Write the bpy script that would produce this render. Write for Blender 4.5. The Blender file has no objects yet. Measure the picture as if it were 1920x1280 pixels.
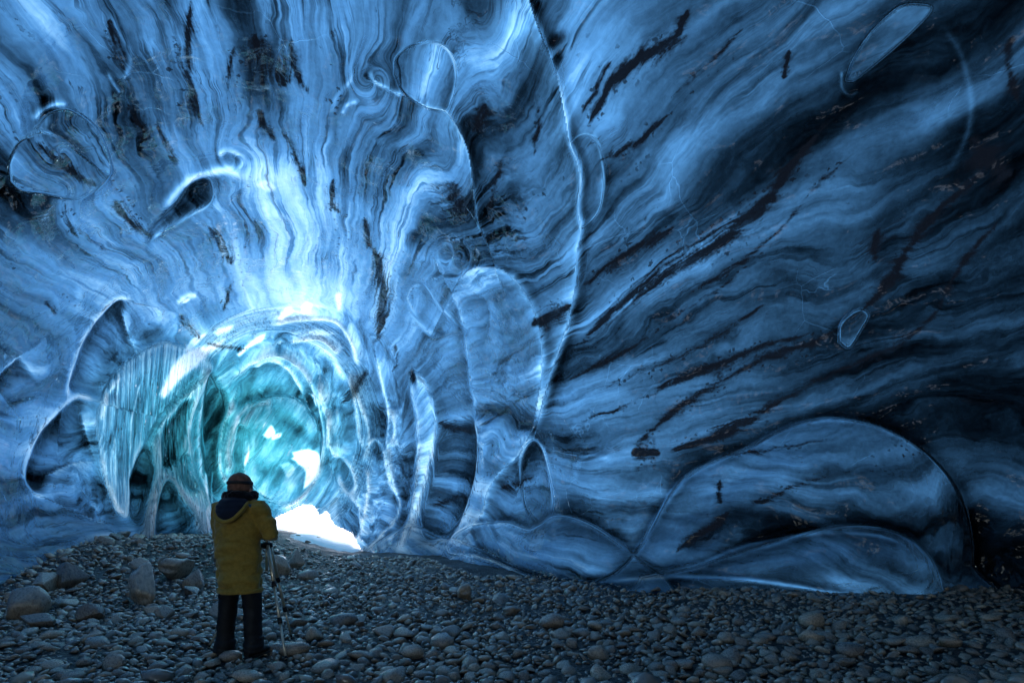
import bpy, bmesh, math, random
import numpy as np
from mathutils import Vector, Matrix

random.seed(7)
RNG = np.random.default_rng(7)
scene = bpy.context.scene
COL = scene.collection

# ------------------------------------------------------------------ camera
CAM_H, FPX, HORIZON = 1.4, 960.0, 960.0
cam_data = bpy.data.cameras.new('camera_lens')
cam = bpy.data.objects.new('camera', cam_data)
COL.objects.link(cam)
cam.location = (0, 0, CAM_H)
cam.rotation_euler = (math.radians(90), 0, 0)
cam_data.lens, cam_data.sensor_width = 18.0, 36.0
cam_data.shift_y = (HORIZON - 640.0) / 1920.0
cam_data.clip_start, cam_data.clip_end = 0.05, 8000.0
scene.camera = cam

# ------------------------------------------------------------------ daylight
SUN_EL, SUN_ROT = math.radians(58.0), math.radians(-4.0)
sun_dir = Vector((math.sin(SUN_ROT) * math.cos(SUN_EL), math.cos(SUN_ROT) * math.cos(SUN_EL), math.sin(SUN_EL)))
world = bpy.data.worlds.new("World")
scene.world = world
world.use_nodes = True
wn = world.node_tree
sky = wn.nodes.new('ShaderNodeTexSky')
sky.sky_type = 'NISHITA'
sky.sun_disc = False
sky.sun_elevation, sky.sun_rotation = SUN_EL, SUN_ROT
wn.links.new(sky.outputs[0], wn.nodes['Background'].inputs['Color'])
wn.nodes['Background'].inputs['Strength'].default_value = 0.10
sun_data = bpy.data.lights.new('sun', 'SUN')
sun_data.energy, sun_data.angle, sun_data.color = 1.5, math.radians(40.0), (1.0, 0.96, 0.90)
sun = bpy.data.objects.new('sun', sun_data)
COL.objects.link(sun)
sun.rotation_euler = sun_dir.to_track_quat('Z', 'Y').to_euler()

scene.view_settings.view_transform = 'Standard'
scene.view_settings.look = 'None'
scene.view_settings.gamma = 1.0
scene.view_settings.use_curve_mapping = False
scene.view_settings.exposure = 1.8
scene.cycles.use_denoising = True
scene.cycles.max_bounces = 8
scene.cycles.diffuse_bounces = 4
scene.cycles.glossy_bounces = 4
scene.cycles.transmission_bounces = 4
scene.cycles.sample_clamp_indirect = 6.0

# ------------------------------------------------------------------ helpers
def smooth01(x):
    x = np.clip(x, 0, 1)
    return x * x * (3 - 2 * x)

_perm = np.random.default_rng(11).permutation(512).astype(np.int64)
_grad = np.random.default_rng(12).normal(size=(512, 3))
_grad /= np.linalg.norm(_grad, axis=1)[:, None]
_grad = _grad.astype(np.float32)

def noise3(p):
    """gradient noise, about -0.7..0.7, for an (n,3) array"""
    p = np.asarray(p, np.float32)
    i = np.floor(p).astype(np.int64)
    f = p - i
    u = f * f * f * (f * (f * 6 - 15) + 10)
    out = np.zeros(len(p), np.float32)
    for dx in (0, 1):
        wx = u[:, 0] if dx else 1 - u[:, 0]
        hx = _perm[(i[:, 0] + dx) & 511]
        for dy in (0, 1):
            wy = u[:, 1] if dy else 1 - u[:, 1]
            hy = _perm[(hx + i[:, 1] + dy) & 511]
            for dz in (0, 1):
                wz = u[:, 2] if dz else 1 - u[:, 2]
                g = _grad[_perm[(hy + i[:, 2] + dz) & 511]]
                d = g[:, 0] * (f[:, 0] - dx) + g[:, 1] * (f[:, 1] - dy) + g[:, 2] * (f[:, 2] - dz)
                out += wx * wy * wz * d
    return out

def fbm3(p, octaves=3, gain=0.5):
    out, a = 0, 1.0
    for k in range(octaves):
        out = out + a * noise3(np.asarray(p) * (2.0 ** k) + 17.3 * k)
        a *= gain
    return out

def smooth_curve(pts, n=12):
    """Catmull-Rom through 2-D points"""
    p = np.array(pts, float)
    p = np.vstack([2 * p[0] - p[1], p, 2 * p[-1] - p[-2]])
    out = []
    t = np.linspace(0, 1, n, endpoint=False)[:, None]
    for a, b, c, d in zip(p[:-3], p[1:-2], p[2:-1], p[3:]):
        out.append(0.5 * ((2 * b) + (-a + c) * t + (2 * a - 5 * b + 4 * c - d) * t ** 2 + (-a + 3 * b - 3 * c + d) * t ** 3))
    out.append(p[-2][None, :])
    return np.vstack(out)

def dist_poly(x, y, pts):
    """distance to a polyline, position 0..1 along it, and the signed side"""
    best = np.full(len(x), 1e9); par = np.zeros(len(x))
    seg = np.hypot(*(pts[1:] - pts[:-1]).T); cum = np.concatenate([[0], np.cumsum(seg)]); L = max(cum[-1], 1e-6)
    for k in range(len(pts) - 1):
        ax, ay = pts[k]; bx, by = pts[k + 1]
        dx, dy = bx - ax, by - ay; l2 = dx * dx + dy * dy + 1e-9
        t = np.clip(((x - ax) * dx + (y - ay) * dy) / l2, 0, 1)
        d = np.hypot(x - ax - t * dx, y - ay - t * dy)
        m = d < best
        best[m] = d[m]; par[m] = (cum[k] + t[m] * seg[k]) / L
    return best, par

def in_poly(x, y, pts):
    ins = np.zeros(len(x), bool)
    n = len(pts); j = n - 1
    for i in range(n):
        xi, yi = pts[i]; xj, yj = pts[j]
        c = ((yi > y) != (yj > y)) & (x < (xj - xi) * (y - yi) / (yj - yi + 1e-12) + xi)
        ins ^= c
        j = i
    return ins

def tag(o, label=None, cat=None, group=None, kind=None):
    for k, v in (('label', label), ('category', cat), ('group', group), ('kind', kind)):
        if v:
            o[k] = v
    return o

def link(name, mesh, mat=None, parent=None):
    o = bpy.data.objects.new(name, mesh)
    COL.objects.link(o)
    if mat is not None:
        mesh.materials.clear(); mesh.materials.append(mat)
    if parent is not None:
        o.parent = parent
    return o

def empty(name, loc=(0, 0, 0), rz=0.0):
    o = bpy.data.objects.new(name, None)
    COL.objects.link(o)
    o.location = loc; o.rotation_euler = (0, 0, rz)
    o.empty_display_size = 0.2
    return o

def np_mesh(name, verts, quads=None, tris=None, smooth=True):
    me = bpy.data.meshes.new(name)
    verts = np.asarray(verts, np.float32)
    me.vertices.add(len(verts))
    me.vertices.foreach_set('co', verts.ravel())
    nq = 0 if quads is None else len(quads)
    nt = 0 if tris is None else len(tris)
    loops = np.concatenate([np.asarray(a, np.int32).ravel() for a in (quads, tris) if a is not None and len(a)])
    me.loops.add(len(loops)); me.loops.foreach_set('vertex_index', loops)
    me.polygons.add(nq + nt)
    start = np.concatenate([np.arange(nq) * 4, nq * 4 + np.arange(nt) * 3]).astype(np.int32)
    me.polygons.foreach_set('loop_start', start)
    me.polygons.foreach_set('use_smooth', np.full(nq + nt, smooth))
    me.update(calc_edges=True)
    return me

def add_attr(me, name, data, typ='FLOAT'):
    a = me.attributes.new(name, typ, 'POINT')
    a.data.foreach_set('value' if typ == 'FLOAT' else 'vector', np.asarray(data, np.float32).ravel())

class NT:
    """short helper for node trees"""
    def __init__(self, name):
        self.m = bpy.data.materials.new(name); self.m.use_nodes = True
        self.t = self.m.node_tree; self.t.nodes.clear()
        self.out = self.t.nodes.new('ShaderNodeOutputMaterial')
    def n(self, typ, ins=None, **props):
        nd = self.t.nodes.new(typ)
        for k, v in props.items():
            setattr(nd, k, v)
        for k, v in (ins or {}).items():
            self.set(nd, k, v)
        return nd
    def set(self, nd, k, v):
        s = nd.inputs[k]
        if isinstance(v, bpy.types.NodeSocket):
            self.t.links.new(v, s)
        elif isinstance(v, bpy.types.Node):
            self.t.links.new(v.outputs[0], s)
        else:
            s.default_value = v
    def math(self, op, a, b=None, c=None, clamp=False):
        nd = self.t.nodes.new('ShaderNodeMath'); nd.operation = op; nd.use_clamp = clamp
        for i, v in enumerate((a, b, c)):
            if v is not None:
                self.set(nd, i, v)
        return nd.outputs[0]
    def ramp(self, fac, stops, interp='LINEAR'):
        nd = self.t.nodes.new('ShaderNodeValToRGB'); nd.color_ramp.interpolation = interp
        e = nd.color_ramp.elements
        while len(e) < len(stops):
            e.new(0.5)
        for el, (p, c) in zip(e, stops):
            el.position = p
            el.color = c if len(c) == 4 else (*c, 1)
        self.set(nd, 0, fac)
        return nd.outputs[0]
    def rampf(self, fac, lo, hi, a=0.0, b=1.0):
        nd = self.t.nodes.new('ShaderNodeMapRange'); nd.interpolation_type = 'SMOOTHSTEP'
        self.set(nd, 'Value', fac)
        for k, v in (('From Min', lo), ('From Max', hi), ('To Min', a), ('To Max', b)):
            self.set(nd, k, v)
        return nd.outputs[0]
    def noise(self, vec, scale, detail=3, rough=0.5, dist=0.0, dim='3D'):
        nd = self.n('ShaderNodeTexNoise', {'Scale': scale, 'Detail': detail, 'Roughness': rough, 'Distortion': dist}, noise_dimensions=dim)
        if vec is not None:
            self.set(nd, 'Vector', vec)
        return nd.outputs[0]
    def mapping(self, vec, scale=(1, 1, 1), loc=(0, 0, 0)):
        return self.n('ShaderNodeMapping', {'Vector': vec, 'Scale': scale, 'Location': loc}).outputs[0]
    def attr(self, name, out='Fac'):
        return self.n('ShaderNodeAttribute', attribute_name=name).outputs[out]
    def mixc(self, f, a, b, blend='MIX'):
        nd = self.t.nodes.new('ShaderNodeMix'); nd.data_type = 'RGBA'; nd.blend_type = blend
        self.set(nd, 0, f); self.set(nd, 6, a); self.set(nd, 7, b)
        return nd.outputs[2]
# ------------------------------------------------------------------ ice material
def ice_material(name='glacier_ice'):
    M = NT(name)
    flow = M.attr('flow', 'Vector')
    shade_thick, dirt, clear, teal = M.attr('shade_thick'), M.attr('dirt'), M.attr('clear'), M.attr('teal')
    pos = M.n('ShaderNodeTexCoord').outputs['Object']
    # slow warp of the flow coordinates so that the layers wander
    w = M.n('ShaderNodeTexNoise', {'Vector': M.mapping(flow, (1.1, 2.2, 1)), 'Scale': 1.0, 'Detail': 2.0}).outputs['Color']
    w = M.n('ShaderNodeVectorMath', {0: w, 1: (0.5, 0.5, 0.5)}, operation='SUBTRACT').outputs[0]
    w = M.n('ShaderNodeVectorMath', {0: w, 1: (0.35, 0.26, 0.0)}, operation='MULTIPLY').outputs[0]
    fl = M.n('ShaderNodeVectorMath', {0: flow, 1: w}, operation='ADD').outputs[0]
    w3 = M.n('ShaderNodeTexNoise', {'Vector': pos, 'Scale': 1.6, 'Detail': 3.0}).outputs['Color']
    w3 = M.n('ShaderNodeVectorMath', {0: w3, 1: (0.5, 0.5, 0.5)}, operation='SUBTRACT').outputs[0]
    w3 = M.n('ShaderNodeVectorMath', {0: w3, 1: (0.16, 0.16, 0.0)}, operation='MULTIPLY').outputs[0]
    fl = M.n('ShaderNodeVectorMath', {0: fl, 1: w3}, operation='ADD').outputs[0]
    broad = M.noise(M.mapping(fl, (1.3, 2.6, 1)), 1.0, 4, 0.55)
    band = M.noise(M.mapping(fl, (2.4, 7.0, 1), (3.1, 1.7, 0)), 1.0, 6, 0.62)
    fibre = M.noise(M.mapping(fl, (7.0, 30.0, 1), (9.1, 4.7, 0)), 1.0, 6, 0.68)
    cloud = M.noise(M.mapping(fl, (1.5, 2.4, 1), (5.0, 9.0, 2)), 1.0, 6, 0.58, 0.4)
    streak = M.noise(M.mapping(fl, (3.0, 15.0, 1), (21.0, 8.0, 0)), 1.0, 6, 0.68)
    fold = M.noise(M.mapping(fl, (2.6, 11.0, 1), (41.0, 6.0, 0)), 1.0, 5, 0.6)
    speck = M.noise(pos, 26.0, 2, 0.6)
    streak = M.noise(M.mapping(fl, (1.6, 16.0, 1), (21.0, 8.0, 0)), 1.0, 5, 0.65)
    # layers varied over the painted light-and-dark thickness
    def c(n, amp):
        return M.math('MULTIPLY_ADD', n, 2 * amp, -amp)
    gate = M.rampf(M.noise(pos, 0.55, 3, 0.5), 0.38, 0.62, 0.35, 1.25)        # some ice is milky, some strongly layered
    lay = M.math('ADD', c(band, 1.05), M.math('ADD', c(fibre, 0.42), M.rampf(fold, 0.52, 0.62, 0.0, 0.75)))
    grain = M.noise(pos, 11.0, 5, 0.7, 0.5)
    v = M.math('ADD', M.math('MULTIPLY', lay, M.math('MULTIPLY', gate, M.attr('lay'))), M.math('ADD', M.math('MULTIPLY', c(broad, 1.6), M.math('MULTIPLY_ADD', M.attr('lay'), 0.7, 0.3)), M.math('ADD', c(cloud, 1.8), c(grain, 0.22))))
    t = M.math('MULTIPLY', shade_thick, M.math('EXPONENT', v))
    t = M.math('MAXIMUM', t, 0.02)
    cl = M.math('MULTIPLY', clear, M.rampf(M.math('ADD', fibre, M.math('MULTIPLY', clear, 0.35)), 0.42, 0.72))  # the clear attribute whitens the painted highlight patches
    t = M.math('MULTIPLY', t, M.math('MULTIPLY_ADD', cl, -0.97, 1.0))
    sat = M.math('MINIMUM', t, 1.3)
    # old fractures, healed: hair lines of clearer ice
    crk = M.n('ShaderNodeTexVoronoi', {'Vector': M.n('ShaderNodeVectorMath', {0: pos, 1: M.n('ShaderNodeVectorMath', {0: w3, 1: (2.4, 2.4, 0.0)}, operation='MULTIPLY').outputs[0]}, operation='ADD').outputs[0], 'Scale': 1.35}, feature='DISTANCE_TO_EDGE')
    hair = M.math('MULTIPLY', M.rampf(crk.outputs['Distance'], 0.0, 0.011, 1.0, 0.0), M.rampf(M.noise(pos, 0.8, 2, 0.5), 0.53, 0.66))
    t = M.math('MULTIPLY', t, M.math('MULTIPLY_ADD', hair, -0.26, 1.0))
    def absorb(k0, k1):
        k = M.math('MULTIPLY_ADD', teal, k1 - k0, k0)
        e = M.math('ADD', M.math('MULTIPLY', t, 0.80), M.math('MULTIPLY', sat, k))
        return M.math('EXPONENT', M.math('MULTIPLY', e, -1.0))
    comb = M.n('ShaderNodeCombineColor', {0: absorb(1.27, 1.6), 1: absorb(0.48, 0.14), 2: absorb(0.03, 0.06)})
    col = M.mixc(1.0, comb.outputs[0], (0.76, 0.91, 1.0, 1), 'MULTIPLY')
    # sediment: painted bands plus thin streaks of their own
    def vein(vec, width):
        return M.math('ABSOLUTE', M.math('SUBTRACT', vec, 0.5)), width
    va, wa = vein(M.noise(M.mapping(fl, (1.8, 7.0, 1), (33.0, 2.0, 0)), 1.0, 5, 0.6), 0.012)
    vb, wb = vein(M.noise(M.mapping(fl, (4.0, 15.0, 1), (13.0, 12.0, 0)), 1.0, 5, 0.65), 0.014)
    vg = M.rampf(M.noise(pos, 0.9, 3, 0.6), 0.48, 0.66)
    vd = M.math('MAXIMUM', M.math('MULTIPLY', M.rampf(va, 0.0, wa, 0.8, 0.0), vg), M.math('MULTIPLY', M.rampf(vb, 0.0, wb, 0.65, 0.0), M.rampf(cloud, 0.50, 0.66)))
    ds = M.math('ADD', M.math('MULTIPLY', dirt, 1.0), M.math('MULTIPLY_ADD', streak, 3.4, -1.7))
    ds = M.math('ADD', ds, M.math('MULTIPLY_ADD', speck, 0.8, -0.4))
    own = M.rampf(streak, 0.585, 0.67, 0.0, 0.9)
    dm = M.math('MAXIMUM', M.math('MULTIPLY', M.rampf(ds, 0.12, 1.0, 0.0, 0.985), M.rampf(dirt, 0.03, 0.35)), M.math('MULTIPLY', own, M.math('MULTIPLY', M.attr('streaky'), M.attr('lay'))))
    grit = M.n('ShaderNodeTexVoronoi', {'Vector': pos, 'Scale': 8.5, 'Randomness': 1.0})
    gm = M.math('MULTIPLY', M.math('LESS_THAN', grit.outputs['Distance'], M.math('MULTIPLY_ADD', speck, 0.9, -0.22)), M.rampf(M.math('ADD', M.noise(M.mapping(fl, (2.0, 5.0, 1), (7.0, 3.0, 1)), 1.0, 3, 0.6), M.math('MULTIPLY', dirt, 0.45)), 0.56, 0.68))
    dm = M.math('MAXIMUM', dm, M.math('MULTIPLY', gm, 0.8))
    dm = M.math('MAXIMUM', dm, M.math('MULTIPLY', vd, M.math('MULTIPLY_ADD', M.attr('lay'), 0.7, 0.3)))
    col = M.mixc(dm, col, (0.002, 0.003, 0.005, 1))
    # relief: flow fibres, scallops, fine pitting
    cell = M.n('ShaderNodeTexVoronoi', {'Vector': M.n('ShaderNodeVectorMath', {0: M.mapping(fl, (3.0, 7.0, 1)), 1: pos}, operation='ADD').outputs[0], 'Scale': 0.75, 'Smoothness': 0.25}, feature='SMOOTH_F1')
    cup = M.math('POWER', cell.outputs['Distance'], 2.0)
    h = M.math('ADD', M.math('MULTIPLY', band, 0.012), M.math('MULTIPLY', fibre, 0.006))
    h = M.math('ADD', h, M.math('MULTIPLY', cup, 0.26))
    h = M.math('SUBTRACT', h, M.math('MULTIPLY', hair, 0.012))
    h = M.math('ADD', h, M.math('MULTIPLY', M.noise(pos, 1.7, 3, 0.45, 0.8), 0.16))
    h = M.math('ADD', h, M.math('MULTIPLY', M.noise(M.mapping(fl, (6.0, 14.0, 1)), 1.0, 3, 0.5), 0.03))
    h = M.math('ADD', h, M.math('MULTIPLY', M.noise(pos, 30.0, 2, 0.5), 0.0016))
    bump = M.n('ShaderNodeBump', {'Height': h, 'Strength': 0.85, 'Distance': 1.0}).outputs[0]
    # daylight enters through the smooth outer face of the glacier, so the inner relief turns it only partly
    n0 = M.attr('outer', 'Vector')
    mixn = M.n('ShaderNodeMix', data_type='VECTOR'); M.set(mixn, 0, 0.52); M.set(mixn, 4, bump); M.set(mixn, 5, n0)
    nn = M.n('ShaderNodeVectorMath', {0: mixn.outputs[1]}, operation='NORMALIZE').outputs[0]
    tr = M.n('ShaderNodeBsdfTranslucent', {'Color': col, 'Normal': nn})
    df = M.n('ShaderNodeBsdfDiffuse', {'Color': M.mixc(0.5, col, (0.05, 0.09, 0.15, 1), 'MULTIPLY'), 'Normal': bump})
    body = M.n('ShaderNodeMixShader', {0: 0.16, 1: tr.outputs[0], 2: df.outputs[0]})
    gl = M.n('ShaderNodeBsdfGlossy', {'Color': (1, 1, 1, 1), 'Roughness': 0.06, 'Normal': bump})
    fr = M.n('ShaderNodeFresnel', {'IOR': 1.38, 'Normal': bump})
    fr = M.math('MULTIPLY_ADD', fr.outputs[0], 1.0, 0.0)
    mix = M.n('ShaderNodeMixShader', {0: fr, 1: body.outputs[0], 2: gl.outputs[0]})
    M.t.links.new(mix.outputs[0], M.out.inputs[0])
    return M.m

# ------------------------------------------------------------------ cave shell: real distances of a closed chamber and a passage
def cave_inside(p):
    """>0 inside the cave"""
    x, y, z = p[..., 0], p[..., 1], p[..., 2]
    def ell(c, r):
        q = np.sqrt(((x - c[0]) / r[0]) ** 2 + ((y - c[1]) / r[1]) ** 2 + ((z - c[2]) / r[2]) ** 2)
        return (1 - q) * min(r)
    def capsule(a, b, ra, rb):
        a = np.array(a, float); b = np.array(b, float); d = b - a
        t = np.clip(((x - a[0]) * d[0] + (y - a[1]) * d[1] + (z - a[2]) * d[2]) / (d @ d), 0, 1)
        dist = np.sqrt((x - a[0] - t * d[0]) ** 2 + (y - a[1] - t * d[1]) ** 2 + (z - a[2] - t * d[2]) ** 2)
        return ra + (rb - ra) * t - dist
    def tall(a, b, ra, rb, sz):
        a = np.array(a, float); b = np.array(b, float); d = b - a
        t = np.clip(((x - a[0]) * d[0] + (y - a[1]) * d[1]) / (d[0] ** 2 + d[1] ** 2), 0, 1)
        dist = np.sqrt((x - a[0] - t * d[0]) ** 2 + (y - a[1] - t * d[1]) ** 2 + ((z - a[2] - t * d[2]) / sz) ** 2)
        return ra + (rb - ra) * t - dist
    f = [ell((2.6, 0.0, 0.0), (12.5, 10.2, 8.2)),
         capsule((-2.2, 5, 1.4), (-5.4, 12.3, 1.9), 5.5, 5.0),
         tall((-6.2, 13.5, 2.3), (-7.7, 16.6, 2.95), 2.05, 2.05, 1.5)]
    k = 0.5
    m = np.maximum(np.maximum(f[0], f[1]), f[2])
    return m + k * np.log(sum(np.exp((g - m) / k) for g in f))

def build_shell_grid():
    px_d = np.arange(-140, 2061, 2.25)
    a_d = np.arctan((px_d - 960) / 960.0)
    lo, hi = a_d[0], a_d[-1]
    a_rest = np.linspace(hi, lo + 2 * math.pi, 90)[1:-1]
    az = np.concatenate([a_d, a_rest])
    q_d = np.arange(-0.26, 1.10, 0.00236)
    el = np.linspace(math.atan(q_d[-1]), math.radians(87), 30)[1:]
    q = np.concatenate([q_d, np.tan(el)])
    return az, q, len(a_d), len(q_d)

def march(az, q):
    A, Q = np.meshgrid(az, q)
    d = np.stack([np.sin(A), np.cos(A), Q], -1)
    d /= np.linalg.norm(d, axis=-1, keepdims=True)
    o = np.array([0, 0, CAM_H])
    ts = np.geomspace(1.5, 36, 260)
    hit = np.full(A.shape, 36.0); prev = np.ones(A.shape); done = np.zeros(A.shape, bool)
    for i, t in enumerate(ts):
        v = cave_inside(o + d * t)
        new = (~done) & (v < 0)
        if i:
            frac = prev / (prev - v + 1e-9)
            hit[new] = (ts[i - 1] + frac * (t - ts[i - 1]))[new]
        done |= new
        prev = v
    return hit

def bilinear(src, rs, cs, r, c):
    """src on rows rs, columns cs -> r, c"""
    ri = np.clip(np.searchsorted(rs, r) - 1, 0, len(rs) - 2); ci = np.clip(np.searchsorted(cs, c) - 1, 0, len(cs) - 2)
    fr = ((r - rs[ri]) / (rs[ri + 1] - rs[ri]))[:, None]; fc = ((c - cs[ci]) / (cs[ci + 1] - cs[ci]))[None, :]
    return (src[np.ix_(ri, ci)] * (1 - fr) * (1 - fc) + src[np.ix_(ri + 1, ci)] * fr * (1 - fc)
            + src[np.ix_(ri, ci + 1)] * (1 - fr) * fc + src[np.ix_(ri + 1, ci + 1)] * fr * fc)

AZ, QQ, NAD, NQD = build_shell_grid()
_ca = np.concatenate([AZ[:NAD:4], AZ[NAD - 1:]]) if (NAD - 1) % 4 else np.concatenate([AZ[:NAD:4], AZ[NAD:]])
_ca = np.unique(np.concatenate([_ca, [AZ[-1]]]))
_cq = np.unique(np.concatenate([QQ[:NQD:4], QQ[NQD - 1:]]))
T = bilinear(march(_ca, _cq), _cq, _ca, QQ, AZ)
A2, Q2 = np.meshgrid(AZ, QQ)
DIR = np.stack([np.sin(A2), np.cos(A2), Q2], -1)
DIR /= np.linalg.norm(DIR, axis=-1, keepdims=True)
NR, NC = T.shape

def grid_normals(P):
    du = np.roll(P, -1, 1) - np.roll(P, 1, 1)
    dv = np.empty_like(P); dv[1:-1] = P[2:] - P[:-2]; dv[0] = P[1] - P[0]; dv[-1] = P[-1] - P[-2]
    n = np.cross(dv, du)
    n /= np.linalg.norm(n, axis=-1, keepdims=True) + 1e-12
    s = np.sign(-(n * DIR).sum(-1, keepdims=True)); s[s == 0] = 1
    return n * s                      # pointing into the cave

P0 = np.array([0, 0, CAM_H]) + DIR * T[..., None]
N0 = grid_normals(P0)
# where each shell vertex lies in the frame of the photograph (places the relief, the sediment and the painted light and dark)
FRONT = np.cos(A2) > 0.3
with np.errstate(all='ignore'):
    PX = np.where(FRONT, 960 + 960 * np.tan(A2), -5000)
    PY = np.where(FRONT, 960 - 960 * Q2 / np.cos(A2), -5000)
fx, fy = PX.ravel(), PY.ravel()
YD = (P0[..., 1]).ravel()
Pf = P0.reshape(-1, 3)
SC = np.where(FRONT.ravel(), np.maximum(YD, 2), 8.0) / 960.0            # metres per photograph pixel there

H = np.zeros(NR * NC)                 # displacement into the cave, in pixel units (scaled by SC)
DIRT = np.zeros(NR * NC)
SHADE_THK = np.zeros(NR * NC)  # light and dark zones painted as ice thickness
GLINT = np.zeros(NR * NC)  # white highlights painted as patches of clear ice
RIM_SHADING = np.zeros(NR * NC)                # bright edges and dark borders painted in, as log change of thickness
FLOW_SHIFT = np.zeros((NR * NC, 2))
LAY = np.ones(NR * NC)                 # how strongly the old layers show
_shift = np.random.default_rng(5)

def window(pts, pad):
    return np.nonzero((fx > pts[:, 0].min() - pad) & (fx < pts[:, 0].max() + pad) & (fy > pts[:, 1].min() - pad) & (fy < pts[:, 1].max() + pad))[0]

def taper(t, e=0.15):
    return smooth01(t / e) * smooth01((1 - t) / e)

def ridge(pts, w=7, h=8, dt=0.0, e=0.15):
    c = smooth_curve(pts, 8); i = window(c, w * 4)
    d, t = dist_poly(fx[i], fy[i], c)
    g = np.exp(-(d / w) ** 2) * taper(t, e)
    H[i] += h * g; SHADE_THK[i] += dt * g
    lip = np.exp(-(d / (0.75 * w)) ** 2); wide = np.exp(-(d / (1.7 * w)) ** 2)  # bright line with darker borders painted along the ridge
    RIM_SHADING[i] += (-0.6 * lip + 0.35 * (wide - lip)) * taper(t, e) * min(1.0, h / 10.0) * np.clip(0.7 + 1.6 * noise3(np.stack([t * 5, np.full(len(t), pts[0][0] * 0.37), t * 0], 1)), 0.1, 1.2)

def lobe(pts, w=60, h=40, dt=0.0, power=0.5, rim=1.0):
    """a swelling (h > 0) or hollow (h < 0) with a crisp outline and a rounded flank w wide"""
    c = smooth_curve(list(pts) + [pts[0]], 6); i = window(c, 20)
    ins = in_poly(fx[i], fy[i], c)
    d, t = dist_poly(fx[i], fy[i], c)
    sd = np.where(ins, d, -d)
    u = np.clip(np.logaddexp(0, sd / 4.5) * 4.5 / w, 0, 1)
    g = (u * (2 - u)) ** power * smooth01((sd + 18) / 18)
    if h > 0:
        RIM_SHADING[i] += rim * np.clip(0.8 + 1.8 * noise3(np.stack([fx[i] / 60, fy[i] / 60, fx[i] * 0 + 7.7], 1)), 0, 1.4) * (-0.4 * np.exp(-((sd - 4) / 4.0) ** 2) + 0.08 * np.exp(-((sd + 7) / 8.0) ** 2))  # bright edge line painted just inside the outline
    H[i] += h * g; SHADE_THK[i] += dt * g
    FLOW_SHIFT[i] += (_shift.normal(size=2) * (0.8, 0.2))[None, :] * smooth01(sd / 8 + 0.5)[:, None]
    return i

def step(pts, w=80, h=30, side='L', dt=0.0, e=0.12, sharp=0.12, n=8):
    """a shelf that rises sharply at the curve on one side of it and dies out over w"""
    c = smooth_curve(pts, n); i = window(c, w)
    d, t = dist_poly(fx[i], fy[i], c)
    sg = np.zeros(len(i)); best = np.full(len(i), 1e9)
    for k in range(len(c) - 1):
        ax, ay = c[k]; dx, dy = c[k + 1] - c[k]
        tt = np.clip(((fx[i] - ax) * dx + (fy[i] - ay) * dy) / (dx * dx + dy * dy + 1e-9), 0, 1)
        dd = np.hypot(fx[i] - ax - tt * dx, fy[i] - ay - tt * dy)
        m = dd < best
        best[m] = dd[m]; sg[m] = (dx * (fy[i] - ay) - dy * (fx[i] - ax))[m]
    on = (sg > 0) if side == 'R' else (sg < 0)
    sd = np.where(on, d, -d)
    u = np.clip(sd / w, 0, 1)
    v = np.clip(np.logaddexp(0, sd / 4.5) * 4.5 / (w * sharp), 0, 1)
    f = np.sqrt(v * (2 - v)) * (1 - smooth01(u)) * smooth01((sd + 18) / 18) * taper(t, e)
    H[i] += h * f; SHADE_THK[i] += dt * f
    FLOW_SHIFT[i] += (_shift.normal(size=2) * (0.5, 0.06))[None, :] * smooth01((1 - u) * 1.5)[:, None] * on[:, None]

def glintpatch(pts, amount=1.0, w=14):
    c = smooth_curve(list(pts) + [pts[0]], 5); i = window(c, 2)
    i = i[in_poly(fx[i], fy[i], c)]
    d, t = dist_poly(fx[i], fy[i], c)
    GLINT[i] = np.maximum(GLINT[i], amount * smooth01(d / w))

def soft(cx, cy, rx, ry, ang=0, h=0, dt=0, dd=0):
    a = math.radians(ang); m = max(rx, ry) * 2.2
    i = np.nonzero((abs(fx - cx) < m) & (abs(fy - cy) < m))[0]
    u = (fx[i] - cx) * math.cos(a) + (fy[i] - cy) * math.sin(a)
    v = -(fx[i] - cx) * math.sin(a) + (fy[i] - cy) * math.cos(a)
    g = np.exp(-(u / rx) ** 2 - (v / ry) ** 2)
    H[i] += h * g; SHADE_THK[i] += dt * g; DIRT[i] = np.maximum(DIRT[i], dd * g)

def band(pts, w=8, d0=1.0, e=0.3):
    c = smooth_curve(pts, 8); i = window(c, w * 9)
    wob = 5.0 * noise3(np.stack([fx[i] / 26, fy[i] / 26, fx[i] * 0 + 3.3], 1))
    d, t = dist_poly(fx[i] + wob, fy[i] + wob, c)
    ww = 0.78 * w * (0.3 + 0.7 * taper(t, e)) * (1 + 0.9 * noise3(np.stack([t * 6, np.full(len(t), w * 3.1), t * 0 + pts[0][1] * 0.1], 1)))
    g = (0.75 * np.exp(-(d / ww) ** 2) + 0.50 * np.exp(-(d / (3.2 * ww)) ** 2)) * taper(t, 0.12) * d0
    DIRT[i] = np.maximum(DIRT[i], g)
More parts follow.
